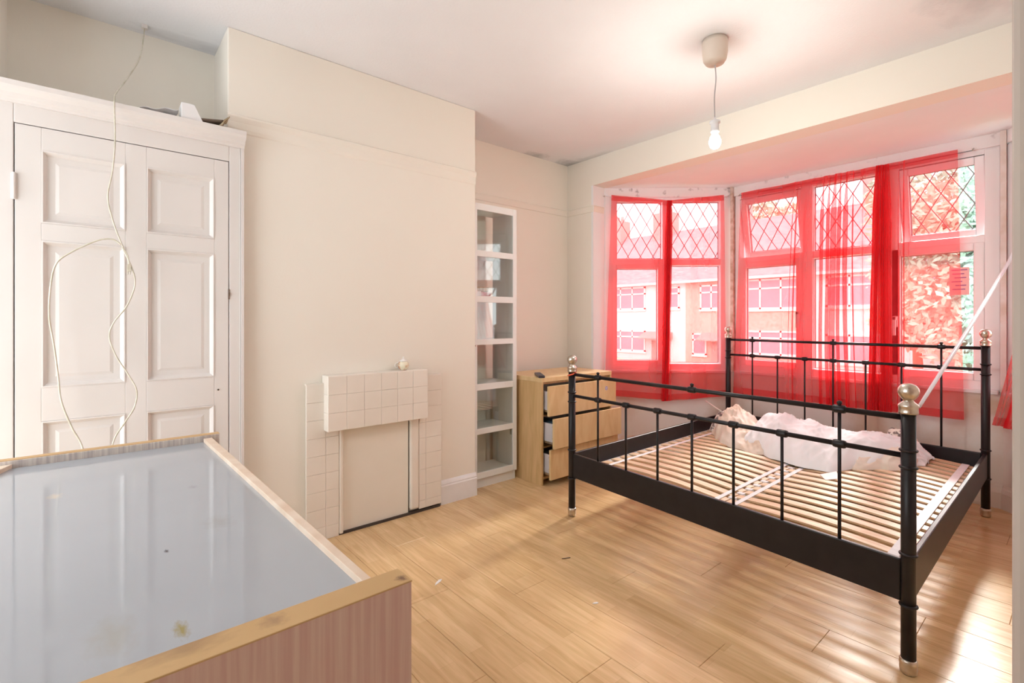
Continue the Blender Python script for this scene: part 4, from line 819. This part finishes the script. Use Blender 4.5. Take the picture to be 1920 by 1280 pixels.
house(-16.3, -9.2, 'pebble', 'pinkish terraced house across the street behind the front bay window', [(-15.3, -13.9, 1.85, 3.3, 2), (-12.9, -9.6, 1.80, 3.45, 3)], [(-15.8, -14.9, -0.9, 0.4, 1), (-12.9, -9.6, -0.7, 0.62, 3)], [(-14.6, -13.7)], -14.9)
house(-9.2, -2.2, 'render', 'pale terraced house across the street behind the pleated curtain', [(-8.6, -5.6, 1.85, 3.4, 3), (-4.6, -3.2, 1.85, 3.3, 2)], [(-8.6, -5.6, -0.9, 0.5, 3)], [(-4.2, -3.3)], -7.2)
house(-2.2, 5.0, 'pebble', 'pinkish terraced house across the street hidden behind the green tree', [(-1.6, 1.4, 1.85, 3.4, 3)], [(-1.6, 1.4, -0.9, 0.5, 3)], [(2.8, 3.7)], 0.5)
def leaves(c, rad, n, m, sz, seed):
    rnd = random.Random(seed); b = B(); lob = [(Vector((rnd.uniform(-.5, .5), rnd.uniform(-.5, .5), rnd.uniform(-.5, .5))), rnd.uniform(.35, .6)) for _ in range(14)]
    for _ in range(n):
        l, lr = rnd.choice(lob); d = Vector((rnd.gauss(0, 1), rnd.gauss(0, 1), rnd.gauss(0, 1))).normalized() * lr * rnd.uniform(0.7, 1)
        p = Vector(c) + Vector(((l.x + d.x) * rad[0], (l.y + d.y) * rad[1], (l.z + d.z) * rad[2]))
        a = Vector((rnd.gauss(0, 1), rnd.gauss(0, 1), rnd.gauss(0, 1))).normalized(); e = a.orthogonal().normalized(); s = sz * rnd.uniform(.6, 1.3)
        b.add([p - a * s, p + e * s * .5, p + a * s, p - e * s * .5], [(0, 1, 2, 3)])
    return b
def tree(loc, h, rad, m, lab, seed, n=5000, sz=0.16):
    r = empty('leafy_tree', loc, lab, 'tree', 'trees in the street')
    B().tube([loc, (loc[0] + .1, loc[1], loc[2] + h * .5), (loc[0], loc[1], loc[2] + h)], [0.22, 0.16, 0.08], 8).build('trunk', M['bark'], r)
    leaves((loc[0], loc[1], loc[2] + h), rad, n, m, sz, seed).build('foliage', M[m], r)['kind'] = 'stuff'
tree((-2.6, 20.5, GZ), 5.6, (3.3, 2.8, 3.6), 'leaf', 'green tree across the road seen past the right end of the front curtains', 3, 14000, 0.13)
tree((1.9, 14.0, GZ), 4.8, (1.6, 1.6, 2.4), 'leaf', 'green tree close to the right-hand bay window', 5, 5000, 0.14)
tree((-4.3, 23.6, GZ), 3.6, (1.5, 1.3, 1.6), 'palleaf', 'pale leafy tree behind the pleats of the wide curtain', 6, 4000, 0.18)
tree((-14.2, 38.0, GZ), 9.6, (3.6, 2.5, 3.0), 'palleaf', 'pale tree rising above the roofs behind the open top vent', 8, 4000, 0.28)
for i, (xa, xb, lab) in enumerate(((-23.0, -17.2, 'clipped green hedge in front of the white rendered house'), (-15.6, -9.8, 'clipped green hedge in front of the pinkish house'), (-8.8, -3.0, 'clipped green hedge in front of the pale house'))):
    def hf(u, v, xa=xa, xb=xb, i=i):
        an = v * math.pi; x = xa + (xb - xa) * u; k = 0.1 * noise.noise(Vector((x * 2, v * 4, i)))
        return (x, 25.0 - (0.5 + k) * math.cos(an), GZ + (1.15 + k) * math.sin(an) ** 0.4)
    tag(B().grid(60, 14, hf).build('garden_hedge', M['palleaf']), lab, 'hedge', 'hedges across the street')
def car(x, y, m, lab):
    r = empty('parked_car', (x, y, GZ), lab, 'car', 'cars parked in the street')
    pf = [(-2.1, 0.35), (-2.1, 0.75), (-1.9, 0.85), (-1.1, 0.92), (-0.6, 1.42), (0.9, 1.45), (1.6, 0.98), (2.05, 0.90), (2.1, 0.35)]
    n = len(pf); vs = [(x + a, y + s, GZ + z) for s in (-0.85, 0.85) for a, z in pf]
    B().add(vs, [tuple(range(n))[::-1], tuple(range(n, 2 * n))] + [(i, (i + 1) % n, n + (i + 1) % n, n + i) for i in range(n)]).build('body', m, r, bevel=0.06)
    B().add([(x + a, y - 0.862, GZ + z) for a, z in ((-0.98, 0.95), (-0.55, 1.36), (0.85, 1.38), (1.35, 0.98))] + [(x + a, y - 0.84, GZ + z) for a, z in ((-0.98, 0.95), (-0.55, 1.36), (0.85, 1.38), (1.35, 0.98))], [(0, 1, 2, 3), (0, 1, 5, 4), (1, 2, 6, 5), (2, 3, 7, 6), (3, 0, 4, 7)]).build('side_window', M['housepane'], r)
    for a in (-1.35, 1.35):
        for s in (-0.80, 0.62): B().tube([(x + a, y + s, GZ + 0.32), (x + a, y + s + 0.2, GZ + 0.32)], 0.32, 16).build('wheel', M['tyre'], r)
car(-3.6, 16.4, M['carpaint'], 'pale grey car parked in the street behind the narrow flat curtain')
car(-8.6, 18.9, mat('white_car_paint', (0.8, 0.8, 0.82), 0.25), 'white car parked across the street behind the pleated curtain')
